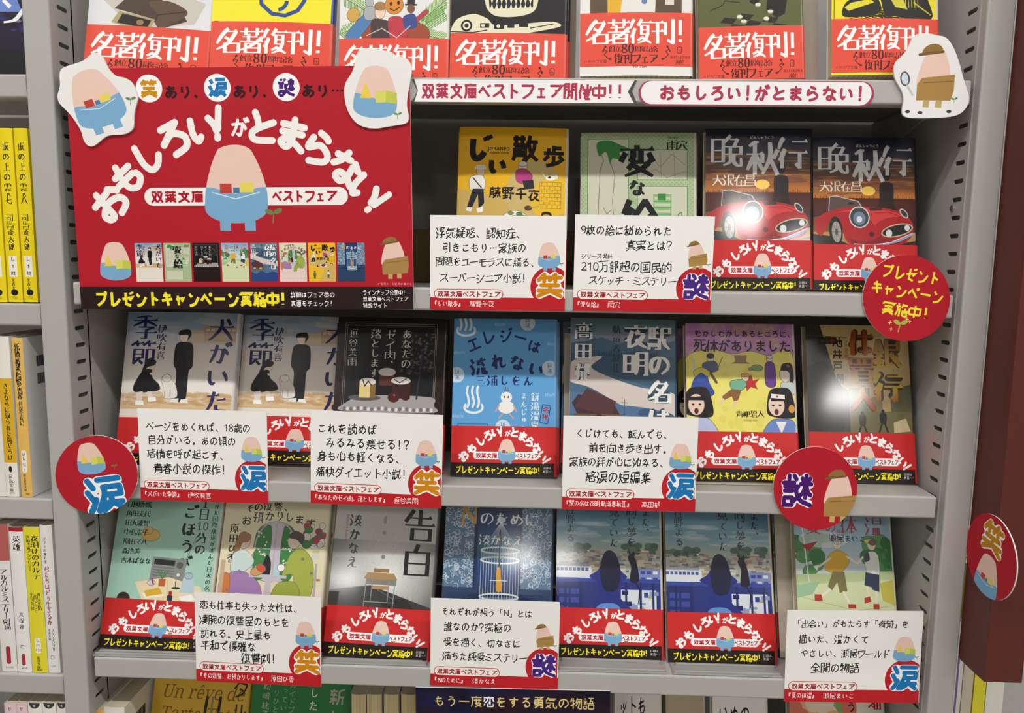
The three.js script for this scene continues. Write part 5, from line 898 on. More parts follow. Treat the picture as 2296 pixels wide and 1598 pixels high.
SHELF_Y.forEach((y, i) => metalShelf(-HALF, HALF, y, shelfWords[i], 'shelves of the fair display'));
const leftLips = [[165, 218], [680, 726], [1117, 1162], [1512, 1556]].map(([a], i) => onFront([[20, 40, 60, 90][i], a], 0).y); leftLips.push(leftLips[3] - 0.19);
const leftWords = ['under the dark purple stage cover', 'under the bright yellow spines', 'under the orange and white spines', 'under the lemon yellow spine', 'under pale pink and white spines'];
leftLips.forEach((y, i) => metalShelf(-1.2, UL[0] - 0.001, y, 'grey steel shelf of the neighbouring bay, ' + leftWords[i], 'shelves of the neighbouring bay'));
metalShelf(UR[1] + 0.001, 1.2, -0.5, 'grey steel shelf of the bay beyond the red panel', 'shelves of the further bay');
// dark red panel between the bays
{ const t = thing('wooden_panel', 'dark red stained wooden divider panel standing out beside the shelves', 'panel'); const g = sheet(64, 256, 4, (x) => { rc(x, 0, 0, 64, 256, '#5a231d'); for (let i = 0; i < 900; i++) { const a = rnd() * 64; ln(x, [a, rnd() * 256, a + rnd() - 0.5, rnd() * 256], 0.2, i % 2 ? '#4c1c1733' : '#6a2c2433'); } }); const m = phys({ map: texture(g), roughness: 0.45 });
  t.position.set(0.4695, -0.2975, 0.002); part('board', new RoundedBoxGeometry(0.035, 0.95, 0.044, 3, 0.001).translate(0, 0.475, 0.022), m, t); }

// ---------------------------------------------------------------- books
const pageLines = sheet(64, 64, 4, (x) => { rc(x, 0, 0, 64, 64, '#d9cdb0'); for (let i = 0; i < 90; i++) ln(x, [0, rnd() * 64, 64, rnd() * 64 * 0 + (i / 90) * 64], 0, '#0000'); for (let i = 0; i < 64; i++) rc(x, i, 0, 0.35 + rnd() * 0.3, 64, ['#cbbd9c', '#e4dac0', '#bfb08e'][i % 3]); });
const pageTex = texture(pageLines); pageTex.wrapS = pageTex.wrapT = THREE.RepeatWrapping;
const paper = std({ map: pageTex, roughness: 0.9 }), paperPlain = std({ color: rgb(0.72, 0.66, 0.52), roughness: 0.9 });
const matCache = new Map();
const printed = (canvas, o = {}) => { const key = canvas; if (!matCache.has(key)) matCache.set(key, phys({ map: texture(canvas), roughness: 0.46, specularIntensity: 0.45, clearcoat: 0.1, clearcoatRoughness: 0.2, ...o })); return matCache.get(key); };
const plainMats = new Map(); const plain = (c, r = 0.42) => { const k = c + r; if (!plainMats.has(k)) plainMats.set(k, phys({ color: new THREE.Color(c), roughness: r, clearcoat: 0.3, clearcoatRoughness: 0.2 })); return plainMats.get(k); };
// sheet of paper along a profile [[x, z] ...], from y0 to y1, with thickness; u runs along the profile
function bent(profile, y0, y1, thick, v0 = 0, v1 = 1) {
  const n = profile.length, len = [0]; for (let i = 1; i < n; i++) len.push(len[i - 1] + Math.hypot(profile[i][0] - profile[i - 1][0], profile[i][1] - profile[i - 1][1]));
  const nor = profile.map((_, i) => { const a = profile[Math.max(0, i - 1)], b = profile[Math.min(n - 1, i + 1)], dx = b[0] - a[0], dz = b[1] - a[1], l = Math.hypot(dx, dz) || 1; return [-dz / l, dx / l]; }); // left of travel = outside
  const P = [], N = [], U = [], I = []; const strip = (ax, ay, bx, by, nrm) => { const base = P.length / 3; for (let i = 0; i < n; i++) { const u = len[i] / len[n - 1]; for (const [off, y, v] of [[ax, ay, ay === y0 ? v0 : v1], [bx, by, by === y0 ? v0 : v1]]) { P.push(profile[i][0] - nor[i][0] * off, y, profile[i][1] - nor[i][1] * off); N.push(...nrm(i)); U.push(u, v); } } for (let i = 0; i < n - 1; i++) { const a = base + 2 * i; I.push(a, a + 2, a + 1, a + 1, a + 2, a + 3); } };
  strip(0, y0, 0, y1, (i) => [nor[i][0], 0, nor[i][1]]); strip(thick, y1, thick, y0, (i) => [-nor[i][0], 0, -nor[i][1]]); strip(0, y1, thick, y1, () => [0, 1, 0]); strip(thick, y0, 0, y0, () => [0, -1, 0]);
  const g = new THREE.BufferGeometry(); g.setAttribute('position', new THREE.Float32BufferAttribute(P, 3)); g.setAttribute('normal', new THREE.Float32BufferAttribute(N, 3)); g.setAttribute('uv', new THREE.Float32BufferAttribute(U, 2)); g.setIndex(I); return g;
}
// cross-section of the jacket: fore-edge on the left, rounded spine on the right; front surface near z = 0
function jacket(w, t, bow, off) {
  const front = [], spine = [], back = [], r = Math.min(0.0028, t * 0.4), xr = w / 2;
  for (let i = 0; i <= 16; i++) { const x = -w / 2 - (i ? 0 : 0) + ((w - r) * i) / 16, q = (x + w / 2) / w; front.push([x, -bow * (1 - Math.sin(Math.PI * Math.min(1, 0.12 + q * 0.8))) + off]); }
  const zf = front[16][1] - off; for (let i = 0; i <= 6; i++) { const a = (Math.PI / 2) * (i / 6); spine.push([xr - r + (r + off) * Math.sin(a), zf - r + (r + off) * Math.cos(a)]); }
  for (let i = 0; i <= 6; i++) { const a = (Math.PI / 2) * (i / 6); spine.push([xr - r + (r + off) * Math.cos(a), -t + r - (r + off) * Math.sin(a)]); }
  back.push([xr - r, -t - off], [-w / 2, -t - off]); return { front, spine, back };
}
function faceBook(t, w, h, thick, o) { // t: group at the middle of the lower front edge
  const bow = o.bow ?? 0.0012, J = jacket(w, thick, bow, 0), cut = o.cut || 0, H = h + cut; // cut: how much of the print is hidden below, in metres
  part('front_cover', bent(J.front, 0, h, 0.0004, cut / H, 1), printed(o.canvas, o.finish), t); part('spine', bent(J.spine, 0, h, 0.0004), plain(o.spine || '#ddd8cc'), t); part('back_cover', bent(J.back, 0, h, 0.0004), plain(o.backCol || '#e6e2d8'), t);
  part('page_block', box(-w / 2 + 0.001, w / 2 - 0.0024, 0.0012, h - 0.0014, -thick + 0.0006, -bow - 0.0007), paper, t);
  if (o.band) { const [canvas, y0f, y1f] = o.band, K = jacket(w, thick, bow, 0.0003); let y0 = y0f * H - cut, y1 = y1f * H - cut, v0 = 0; if (y0 < 0.0002) { v0 = (0.0002 - y0) / (y1 - y0); y0 = 0.0002; }
    const b = part('paper_band', bent(K.front, y0, y1, 0.00022, v0, 1), printed(canvas, { roughness: 0.38 }), t); b.userData.label = o.bandWords || 'red paper band with white arched lettering'; part('band_wrap', bent(K.spine, y0, y1, 0.00022), plain(o.bandCol || '#c92a2a'), b); part('band_wrap', bent(K.back, y0, y1, 0.00022), plain(o.bandCol || '#c92a2a'), b); }
}
const V = (x, y, z) => new THREE.Vector3(x, y, z);
function poseFromQuad(quad, y, z, lean) { // photo corners TL TR BR BL on a plane leaning back by `lean` degrees through (y, z)
  const a = (lean * Math.PI) / 180, n = V(0, Math.sin(a), Math.cos(a)), up = V(0, Math.cos(a), -Math.sin(a)), P0 = V(0, y, z), [TL, TR, BR, BL] = quad.map((q) => onPlane(q, P0, n));
  const right = TR.clone().sub(TL).normalize().add(BR.clone().sub(BL).normalize()).normalize(), side = TL.clone().sub(BL).add(TR.clone().sub(BR)).normalize(); // keep it square: share the skew
  const up2 = n.clone().cross(right).normalize(), mid = up2.add(side).normalize(), r2 = mid.clone().cross(n).normalize();
  return { w: (TL.distanceTo(TR) + BL.distanceTo(BR)) / 2, h: (TL.distanceTo(BL) + TR.distanceTo(BR)) / 2, foot: BL.clone().add(BR).multiplyScalar(0.5), right: r2, up: mid, n };
}
function place(g, foot, right, up, n) { g.matrix.makeBasis(right, up, n).setPosition(foot); g.matrix.decompose(g.position, g.quaternion, g.scale); }
const ROW = [{ y: SHELF_Y[0], z: -0.012, lean: 9 }, { y: SHELF_Y[1], z: -0.036, lean: 9 }, { y: SHELF_Y[2], lean: 15 }, { y: SHELF_Y[3], lean: 19 }, { y: SHELF_Y[4], lean: 17 }];
const standMat = std({ color: rgb(0.5, 0.44, 0.36), roughness: 0.7 }), trayMat = phys({ color: rgb(0.62, 0.62, 0.6), roughness: 0.4, transmission: 0.5, thickness: 0 });
const FAIR = [bandCanvas, 0.0, 0.312], REPRINT = [revivalCanvas, 0.02, 0.335];
function shelfBook(row, quad, o) {
  const R = ROW[row]; let z = o.z ?? R.z; const lean = o.lean ?? R.lean, base = R.y + (o.lift ?? 0.0022);
  if (z === undefined) { const m = [(quad[2][0] + quad[3][0]) / 2, (quad[2][1] + quad[3][1]) / 2]; z = onLevel(m, base).z; }
  const q = poseFromQuad(quad, base, z, lean); let h = q.h, cut = 0;
  const low = q.foot.y - base; if (low < 0) { cut = -low / q.up.y; q.foot.addScaledVector(q.up, cut); h -= cut; }
  // tip: lowest corner rests, so lift by the roll
  const g = thing('paperback', o.label, 'book', o.group || 'face-out paperbacks'); faceBook(g, q.w, h, o.t || 0.014, { ...o, cut });
  place(g, q.foot, q.right, q.up, q.n);
  (o.copies || []).forEach(([dx, dy, words], i) => { const c = g.clone(); c.name = numbered('paperback'); c.userData = { label: words, category: 'book', group: 'further copies behind the front paperbacks' }; c.position.addScaledVector(q.n, -((o.t || 0.014) + 0.0012) * (i + 1) - (o.standFirst ? 0.005 : 0)).addScaledVector(q.right, dx).addScaledVector(q.up, Math.max(dy, 0)); scene.add(c); });
  if (o.stand) { // plastic book stand: floor plate towards the lip, back plate behind the copies
    const [x0, x1, words, tray] = o.stand, n = o.standFirst ? 1 : 1 + (o.copies || []).length, back = n * ((o.t || 0.014) + 0.0012) + 0.001, s = thing('book_stand', words, 'book stand', 'plastic book stands'), f = q.foot, top = base - 0.0006;
    s.position.set(f.x, R.y, f.z); const fr = tray ? Math.min(-0.0012 - f.z, tray) : 0.004;
    const pl = new RoundedBoxGeometry(q.w - 0.003, 0.0015, fr + 0.05, 2, 0.0006).translate(0, 0.001, (fr - 0.05) / 2); part('floor_plate', pl, tray ? trayMat : standMat, s);
    if (tray) { part('front_rim', new RoundedBoxGeometry(q.w - 0.005, 0.003, 0.0025, 3, 0.001).translate(0, 0.0024, fr - 0.003), trayMat, s); part('stop_bar', new RoundedBoxGeometry(q.w - 0.012, 0.0042, 0.003, 2, 0.0008).translate(0, 0.003, 0.006), trayMat, s); }
    const a = (lean * Math.PI) / 180, bp = box(x0, x1, 0.002, 0.15, -0.0022, 0); bp.rotateX(-a); bp.translate(0, 0, -back / Math.cos(a)); part('back_plate', bp, standMat, s);
  }
  return g;
}
const ripple = noiseTexture(256, 60, (v) => v * 255); ripple.repeat.set(1, 1.5);
const GLOSSY = { roughness: 0.4, specularIntensity: 0.5, clearcoat: 1, clearcoatRoughness: 0.1, bumpMap: ripple, bumpScale: 0.00002 };
// top shelf: reprints with vermilion bands
const vm = { bandCol: '#e0503c', bandWords: 'vermilion paper band with large white lettering', group: 'reprinted paperbacks on the top shelf' };
shelfBook(0, [[204, -212], [483, -188], [461, 204], [182, 180]], { ...vm, canvas: COVERS.wallet, band: REPRINT, bow: 0.003, label: 'paperback with an open brown wallet on a white cover' });
shelfBook(0, [[480, -214], [742, -200], [745, 186], [461, 172]], { ...vm, canvas: COVERS.blueRing, band: REPRINT, bow: 0.003, spine: '#27408c', label: 'bright yellow paperback with a blue ring drawn on it' });
shelfBook(0, [[763, -172], [1006, -170], [1007, 217], [755, 215]], { ...vm, canvas: COVERS.fantasy, band: REPRINT, bow: 0.0025, label: 'paperback with a pumpkin headed figure and palm leaves' });
shelfBook(0, [[1006, -186], [1270, -178], [1268, 208], [1008, 200]], { ...vm, canvas: COVERS.fossil, band: REPRINT, bow: 0.0025, spine: '#1a191b', label: 'black paperback with a cream fossil skull', copies: [[0.0032, 0, 'copy behind the black fossil skull paperback']], stand: [-0.045, 0.0645, 'cream book stand behind the black fossil skull paperback'] });
shelfBook(0, [[1277, -222], [1528, -205], [1556, 176], [1300, 162]], { ...vm, canvas: COVERS.portrait, band: [revivalCanvas, 0.055, 0.365], bow: 0.003, lift: 0.0022, label: 'paperback with a brown and yellow painting above a slipped vermilion band' });
shelfBook(0, [[1525, -203], [1757, -185], [1810, 196], [1567, 180]], { ...vm, canvas: COVERS.olive, band: REPRINT, bow: 0.002, spine: '#5d6234', label: 'olive green paperback with a chequered board', copies: [[0.0035, 0, 'copy behind the olive green chequered paperback']], stand: [-0.05, 0.071, 'cream book stand behind the olive green paperback'] });
shelfBook(0, [[1817, -230], [2060, -200], [2106, 182], [1869, 153]], { ...vm, canvas: COVERS.yellowCars, band: [revivalCanvas, 0.015, 0.325], bow: 0.003, label: 'yellow paperback with black inked cars' });
// second shelf
const fair = { band: FAIR };
shelfBook(1, [[1020, 277], [1265, 293], [1269, 652], [1019, 643]], { ...fair, canvas: COVERS.yellowWalk, bow: 0.003, label: 'mustard yellow paperback with a strolling man in a white hat', copies: [[-0.0024, 0, 'copy behind the mustard yellow strolling man paperback']] });
shelfBook(1, [[1306, 298], [1558, 297], [1567, 656], [1297, 652]], { ...fair, canvas: COVERS.greenFrame, bow: 0.0008, label: 'pale green paperback with a green haired figure', stand: [-0.05, 0.0605, 'cream book stand behind the pale green paperback'] });
const car = { ...fair, canvas: COVERS.redCar, finish: GLOSSY, spine: '#201a20', group: 'pair of red car paperbacks' };
shelfBook(1, [[1578, 286], [1819, 290], [1824, 655], [1582, 651]], { ...car, z: -0.033, bow: 0.0015, lean: 8.4, label: 'red sports car paperback right beside the pale green one' });
shelfBook(1, [[1822, 307], [2057, 309], [2061, 660], [1826, 657]], { ...car, z: -0.036, lean: 10.4, label: 'red sports car paperback with a round red sign before its corner' });
// third shelf
const dog = { ...fair, canvas: COVERS.dogSeason, spine: '#d8d6d4', group: 'pair of schoolyard paperbacks' };
shelfBook(2, [[284, 697], [530, 703], [515, 1052], [252, 1042]], { ...dog, bow: 0.003, label: 'grey schoolyard paperback with two students and a dog, next to the slotted upright', stand: [-0.05, 0.05, 'grey book stand under the schoolyard paperback by the upright', 0.03] });
shelfBook(2, [[550, 706], [796, 711], [782, 1044], [519, 1034]], { ...dog, z: -0.049, bow: 0.002, label: 'grey schoolyard paperback partly covered by the dark cake paperback' });
shelfBook(2, [[756, 709], [999, 715], [993, 1066], [737, 1052]], { ...fair, canvas: COVERS.darkCake, bow: 0.0012, spine: '#241816', label: 'dark brown paperback with iced cakes on lace' });
shelfBook(2, [[1010, 709], [1242, 720], [1248, 1071], [1010, 1065]], { ...fair, canvas: COVERS.blueSpring, bow: 0.001, spine: '#6aa6d8', label: 'sky blue paperback with white steam signs', copies: [[0.003, 0, 'copy behind the sky blue steam sign paperback']] });
shelfBook(2, [[1274, 709], [1513, 720], [1519, 1078], [1275, 1066]], { ...fair, canvas: COVERS.station, bow: 0.001, spine: '#37536b', label: 'slate blue paperback with a wooden railway station by a river', standFirst: true, copies: [[-0.0075, 0, 'copy behind the slate blue station paperback']], stand: [-0.0605, 0.05, 'cream book stand behind the slate blue station paperback'] });
shelfBook(2, [[1533, 724], [1779, 727], [1795, 1085], [1543, 1077]], { ...fair, canvas: COVERS.folkTale, bow: 0.0008, label: 'pink and yellow paperback with folk tale figures', copies: [[0.0035, 0, 'first copy behind the folk tale paperback'], [-0.003, 0, 'second copy behind the folk tale paperback']], stand: [-0.05, 0.068, 'cream book stand behind the folk tale paperback'] });
shelfBook(2, [[1800, 727], [2037, 731], [2059, 1087], [1819, 1076]], { ...fair, canvas: COVERS.cityGold, finish: GLOSSY, bow: 0.001, spine: '#3a3527', label: 'olive brown city paperback with gold lettering' });
// fourth shelf
shelfBook(3, [[272, 1100], [497, 1112], [465, 1467], [216, 1449]], { ...fair, canvas: COVERS.mintRadio, bow: 0.001, label: 'mint green paperback with a grey radio', stand: [-0.05, 0.05, 'grey tray stand under the mint green paperback', 0.03] });
shelfBook(3, [[505, 1108], [741, 1118], [711, 1480], [467, 1462]], { ...fair, canvas: COVERS.couple, bow: 0.0012, spine: '#ddd6bc', label: 'cream paperback with a couple dining by a window', copies: [[0.003, 0, 'copy behind the cream dining couple paperback']] });
shelfBook(3, [[757, 1115], [996, 1124], [958, 1484], [727, 1469]], { ...fair, canvas: COVERS.greyDesk, finish: GLOSSY, bow: 0.001, spine: '#55565a', label: 'grey paperback with a single school desk', stand: [-0.05, 0.05, 'grey tray stand under the school desk paperback', 0.03] });
shelfBook(3, [[1001, 1112], [1238, 1125], [1240, 1483], [980, 1472]], { ...fair, canvas: COVERS.nightCage, finish: GLOSSY, bow: 0.001, spine: '#2a3a5c', label: 'dark blue paperback with a white bird cage' });
const dream = { ...fair, canvas: COVERS.blueDream, finish: GLOSSY, spine: '#d9d4c6', group: 'pair of blue rooftop paperbacks' };
shelfBook(3, [[1243, 1120], [1480, 1130], [1489, 1481], [1247, 1472]], { ...dream, bow: 0.0008, label: 'blue rooftop paperback of a girl and a cat, next to the bird cage one', stand: [-0.05, 0.05, 'grey tray stand under the blue rooftop paperback beside the bird cage one', 0.03] });
shelfBook(3, [[1483, 1128], [1719, 1138], [1745, 1493], [1498, 1482]], { ...dream, bow: 0.0008, label: 'blue rooftop paperback of a girl and a cat, next to the summer one', stand: [-0.05, 0.05, 'grey tray stand under the blue rooftop paperback beside the summer one', 0.03] });
shelfBook(3, [[1772, 1135], [1989, 1145], [2025, 1505], [1794, 1490]], { ...fair, canvas: COVERS.summerPair, bow: 0.001, label: 'pale green summer paperback with two running children', standFirst: true, copies: [[-0.0165, 0, 'first copy behind the summer paperback'], [-0.02, 0, 'second copy behind the summer paperback']], stand: [-0.0665, 0.05, 'khaki book stand behind the summer paperback'] });
// foot shelf: only the upper edges show
shelfBook(4, [[345, 1500], [560, 1515], [528, 1890], [305, 1872]], { z: -0.03, canvas: COVERS.tart, spine: '#c39c34', label: 'ochre yellow paperback with a cake fork', group: 'paperbacks on the foot shelf' });
shelfBook(4, [[566, 1512], [795, 1525], [765, 1895], [534, 1880]], { z: -0.03, canvas: COVERS.greenGuide, spine: '#245f31', label: 'deep green paperback with pale columns of lettering', group: 'paperbacks on the foot shelf' });
const whitePlain = (words, c2) => cover((x) => { rc(x, 0, 0, 100, 148, c2); text(x, words, 10, 18, 20, { st: 'r', w: 0.1, col: '#1b1a1a', rise: 0.2 }); }, 3);
shelfBook(4, [[1373, 1512], [1480, 1516], [1486, 1890], [1378, 1882]], { z: -0.026, canvas: whitePlain('ットも', '#e4e0d8'), label: 'white paperback with black brush lettering on the foot shelf', group: 'paperbacks on the foot shelf' });
shelfBook(4, [[1490, 1510], [1580, 1514], [1588, 1890], [1496, 1886]], { z: -0.04, canvas: whitePlain('', '#b9a98c'), backCol: '#b9a98c', label: 'plain tan paperback between two white ones on the foot shelf', group: 'paperbacks on the foot shelf' });
shelfBook(4, [[1592, 1532], [1718, 1540], [1728, 1900], [1600, 1890]], { z: -0.022, canvas: whitePlain('いぬの', '#ece9e4'), label: 'white paperback with thin handwriting on the foot shelf', group: 'paperbacks on the foot shelf' });
shelfBook(4, [[1768, 1530], [1985, 1540], [2000, 1905], [1780, 1895]], { z: -0.03, canvas: cover((x) => { rc(x, 0, 0, 100, 148, '#e7dfcf'); for (let i = 0; i < 26; i++) el(x, rnd() * 70, rnd() * 60, 8 + rnd() * 6, 7 + rnd() * 5, ['#d87a62', '#e7b48c', '#7fae6a', '#5f9a70', '#f0d9c4'][i % 5]); text(x, 'うた', 60, 14, 12, { w: 0.1, col: '#222', v: 1 }); text(x, '猫', 84, 8, 14, { st: 'm', w: 0.14, col: '#a3262c', v: 1 }); }, 4), label: 'colourful fruit patterned paperback on the foot shelf', group: 'paperbacks on the foot shelf' });

// ---------------------------------------------------------------- books shown by their spines
const spineCanvas = (draw, k = 9) => sheet(14, 148, k, draw);
function spineBook(quad, z, y, canvas, o) { // quad: corners of the spine; the book runs back from it
  const q = poseFromQuad(quad, y, z, o.lean || 0), g = thing('paperback', o.label, 'book', o.group), h = q.foot.y < y ? q.h + (q.foot.y - y) : q.h, w = q.w, d = o.d || 0.104; if (q.foot.y < y) q.foot.y = y;
  const arc = []; for (let i = 0; i <= 8; i++) { const a = -1 + i / 4; arc.push([(a * w) / 2, -0.0012 * a * a]); }
  part('spine', bent(arc, 0, h, 0.0005), printed(canvas, { roughness: 0.5, clearcoat: 0.15 }), g); for (const s of [-1, 1]) part('side_cover', box(s > 0 ? w / 2 - 0.0005 : -w / 2, s > 0 ? w / 2 : -w / 2 + 0.0005, 0, h, -d, -0.0012), plain(o.side || '#e8e4dc', 0.5), g);
  part('page_block', box(-w / 2 + 0.0006, w / 2 - 0.0006, 0.001, h - 0.001, -d + 0.002, -0.002), paper, g); if (o.barcode) { const bc = part('barcode', (() => { const gs = []; for (const [yy, hh] of [[0.02, 0.011], [0.038, 0.011]]) for (let i = 0; i < 26; i++) gs.push(box(w / 2, w / 2 + 0.00012, h - yy - hh, h - yy, -0.02 - i * 0.0009 - (i % 3) * 0.0002, -0.02 - i * 0.0009 + 0.0004)); return mergeGeometries(gs); })(), plain('#222', 0.6), g); bc.userData.label = 'black printed barcode bars'; }
  place(g, q.foot, V(1, 0, 0), V(0, 1, 0), V(0, 0, 1)); const roll = Math.atan2(-q.right.y, q.right.x); if (Math.abs(roll) < 0.02) g.rotateZ(0); return g;
}
const vt = (x, s, a, b, z, o) => text(x, s, a, b, z, { st: 'm', w: 0.12, col: '#222', v: 1, ...o });
const cloud = (n) => spineCanvas((x) => { rc(x, 0, 0, 14, 148, '#f2da16'); vt(x, '坂の上の雲', 3.6, 12, 6.8, { sp: 1.25 }); vt(x, '（', 3.6, 53, 6.8); vt(x, n, 3.6, 57, 6.8); vt(x, '司馬遼太郎', 4, 72, 6, { sp: 1.05 }); rc(x, 3, 108, 8, 18, '#f4f1e4'); x.font = '5px sans-serif'; x.fillStyle = '#333'; vt(x, 'し', 5, 108.6, 4.4); x.font = 'bold 4px sans-serif'; x.fillText('1', 6, 118); x.fillText(n === '七' ? '82' : '83', 4.8, 124); vt(x, '文春文庫', 4.6, 127, 3.6); el(x, 7, 139.6, 3.4, 2.8, '#1b1a18'); x.fillStyle = '#333'; x.font = '3px sans-serif'; x.fillText('750', 4.6, 145); });
const yb = (n, quad, words) => spineBook(quad, -0.003, leftLips[1] + 0.0004, cloud(n), { label: words, group: 'bright yellow series of spines', side: '#efd61a' });
yb('七', [[1, 287], [31, 287], [51, 677], [17, 677]], 'bright yellow spine standing between two other yellow spines'); yb('八', [[32.5, 287], [62, 287], [84, 677], [52.5, 677]], 'bright yellow spine pressed against the slotted upright'); yb('六', [[-31, 287], [-0.5, 287], [15.5, 677], [-18, 677]], 'bright yellow spine with two more between it and the upright');
const L3 = leftLips[2] + 0.0004, G3 = 'spines on the third shelf of the neighbouring bay';
spineBook([[-36, 754], [-6, 754], [13, 1114], [-15, 1114]], -0.003, L3, spineCanvas((x) => { rc(x, 0, 0, 14, 148, '#e7e3dc'); rc(x, 6, 6, 8, 8, '#4a4f8c'); vt(x, '斜線堂有紀', 6, 20, 6.4); }), { label: 'white spine with a violet label in the neighbouring bay', group: G3 });
spineBook([[-5, 754], [23.5, 754], [41.5, 1116], [14, 1116]], -0.003, L3, spineCanvas((x) => { rc(x, 0, 0, 14, 148, '#efece4'); rc(x, 0, 38, 14, 78, '#e2b222'); vt(x, 'さよならに取られた傷だらけ', 5, 42, 5.8, { sp: 0.95 }); el(x, 7, 122, 1.8, 3, '#222'); vt(x, '河出文庫', 4.8, 127, 4, { sp: 1.05 }); x.fillStyle = '#444'; x.font = '2.6px sans-serif'; x.fillText('¥810', 4, 146); }), { label: 'white spine with a wide yellow middle in the neighbouring bay', group: G3 });
spineBook([[24.5, 757], [49, 757], [72, 1116], [47, 1116]], -0.003, L3, spineCanvas((x) => { rc(x, 0, 0, 14, 148, '#e9bd62'); vt(x, '死体埋め部の悔恨と青春', 3.6, 5, 6.6, { w: 0.15, sp: 0.68 * 1.0 }); vt(x, '斜線堂有紀', 4.6, 58, 4.8, { sp: 0.94 }); x.fillStyle = '#f4f0e6'; x.beginPath(); x.roundRect(3.6, 104, 6.6, 21, 2); x.fill(); x.fillStyle = '#333'; x.font = '4px sans-serif'; x.fillText('M', 5, 109); vt(x, 'し', 4.8, 109.6, 4); x.fillText('12', 4.6, 118.6); x.fillText('1', 6, 123.6); vt(x, '創元推理文庫', 5, 126, 2.8, { sp: 1.0 }); x.fillStyle = '#6a4a1a'; x.font = 'bold 3px sans-serif'; x.fillText('760', 6, 146); }), { label: 'pale orange spine with a white side and barcode in the neighbouring bay', group: G3, side: '#e9e7e4', barcode: true });
const L4 = leftLips[3] + 0.0004, G4 = 'spines on the fourth shelf of the neighbouring bay';
spineBook([[-21, 1176], [13, 1174], [38.5, 1515], [4, 1514]], -0.003, L4, spineCanvas((x) => { rc(x, 0, 0, 14, 148, '#e9e6e2'); rc(x, 0, 0, 14, 36, '#b8605c'); vt(x, 'アルカルミステリー劇場', 5, 44, 6, { sp: 0.92 }); x.fillStyle = '#a8323c'; x.beginPath(); x.roundRect(5.4, 122, 4, 18, 2); x.fill(); x.fillStyle = '#444'; x.font = '2.6px sans-serif'; x.fillText('¥1000', 4, 145); }), { label: 'white spine with a dull red head in the neighbouring bay', group: G4 });
spineBook([[14.5, 1182], [45.5, 1183], [71.5, 1518], [40, 1516]], -0.003, L4, spineCanvas((x) => { rc(x, 0, 0, 14, 148, '#efedea'); rc(x, 0, 0, 14, 4, '#a8222e'); vt(x, '英雄', 3.6, 8, 7.6); vt(x, '真保裕一', 5, 86, 4.8, { sp: 1.3 }); x.strokeStyle = '#444'; x.lineWidth = 0.4; x.strokeRect(5, 120, 3, 3); x.fillStyle = '#a8323c'; x.beginPath(); x.roundRect(5.2, 129, 3.6, 12, 1.6); x.fill(); x.fillStyle = '#444'; x.font = '2.6px sans-serif'; x.fillText('¥858', 4.4, 145); }), { label: 'white spine with a thin dark red head in the neighbouring bay', group: G4 });
spineBook([[46.5, 1182], [82, 1182], [107, 1522], [72.5, 1520]], -0.003, L4, spineCanvas((x) => { rc(x, 0, 0, 14, 148, '#e9dc34'); vt(x, '夜明けのカルテ', 6.6, 8, 6.2, { sp: 1.02 }); vt(x, '医師作家アンソロジー', 2.6, 8, 3.6, { sp: 1.0 }); vt(x, '中山川原日野', 3, 66, 3, {}); vt(x, '佐竹アキノリ', 6, 68, 3, {}); vt(x, '春日文京角川', 9, 66, 3, {}); x.fillStyle = '#f6f3e4'; x.beginPath(); x.roundRect(4.4, 112, 5.4, 16, 2); x.fill(); vt(x, 'し', 5.2, 112.6, 3.8); x.fillStyle = '#333'; x.font = '3.4px sans-serif'; x.fillText('21', 5.2, 121); x.fillText('110', 4.4, 126); vt(x, '新潮文庫', 5.2, 131, 3.2); x.font = 'bold 3px sans-serif'; x.fillText('800', 4.8, 146); }), { label: 'lemon yellow spine with small columns of names in the neighbouring bay', group: G4, side: '#efece6' });
spineBook([[89, 1177], [115, 1177], [136, 1526], [108.5, 1525]], -0.003, L4, spineCanvas((x) => { rc(x, 0, 0, 14, 148, '#eceae8'); vt(x, 'ジブリの教科書', 3.4, 12, 3.4, { sp: 1.1 }); vt(x, '君たちはどう生きるか', 2.6, 40, 6.2, { col: '#a04a5c', sp: 0.96, w: 0.14 }); vt(x, 'スタジオジブリ', 7, 103, 3.2); vt(x, '文春文庫', 3, 103, 3); x.strokeStyle = '#666'; x.lineWidth = 0.5; x.beginPath(); x.arc(6.4, 132, 2, 0, 7); x.stroke(); x.fillStyle = '#444'; x.font = '2.4px sans-serif'; x.fillText('1300', 4, 142); }), { label: 'white spine with red lettering against the slotted upright', group: G4, side: '#efeeec' });
const L5 = leftLips[4] + 0.0004;
[[7, 33, '#e7c9cf', 'pale pink spine beside another pink one on the lowest shelf in view'], [33.5, 58, '#e7c9cf', 'pale pink spine beside the white ones on the lowest shelf in view'], [59, 89, '#ece9e2', 'white spine with a dark half disc beside the pink spines'], [90, 120.5, '#ece9e2', 'white spine with a dark half disc between two white ones'], [121.5, 146, '#ece9e2', 'white spine with a dark half disc against the upright']].forEach(([a, b, c, words], i) => spineBook([[a, 1577], [b, 1577], [b + 28, 1965], [a + 28, 1965]], -0.003, L5, spineCanvas((x) => { rc(x, 0, 0, 14, 148, c); if (i > 1) { x.fillStyle = '#3b3d46'; x.beginPath(); x.arc(7, 0, 5.4, 0, Math.PI); x.fill(); text(x, 'せ', 5.2, 0.6, 3.4, { w: 0.12, col: '#ddd' }); } else text(x, 'せ', 4.4, 3, 5, { w: 0.12, col: '#333' }); }, 6), { label: words, group: 'spines on the lowest shelf of the neighbouring bay' }));
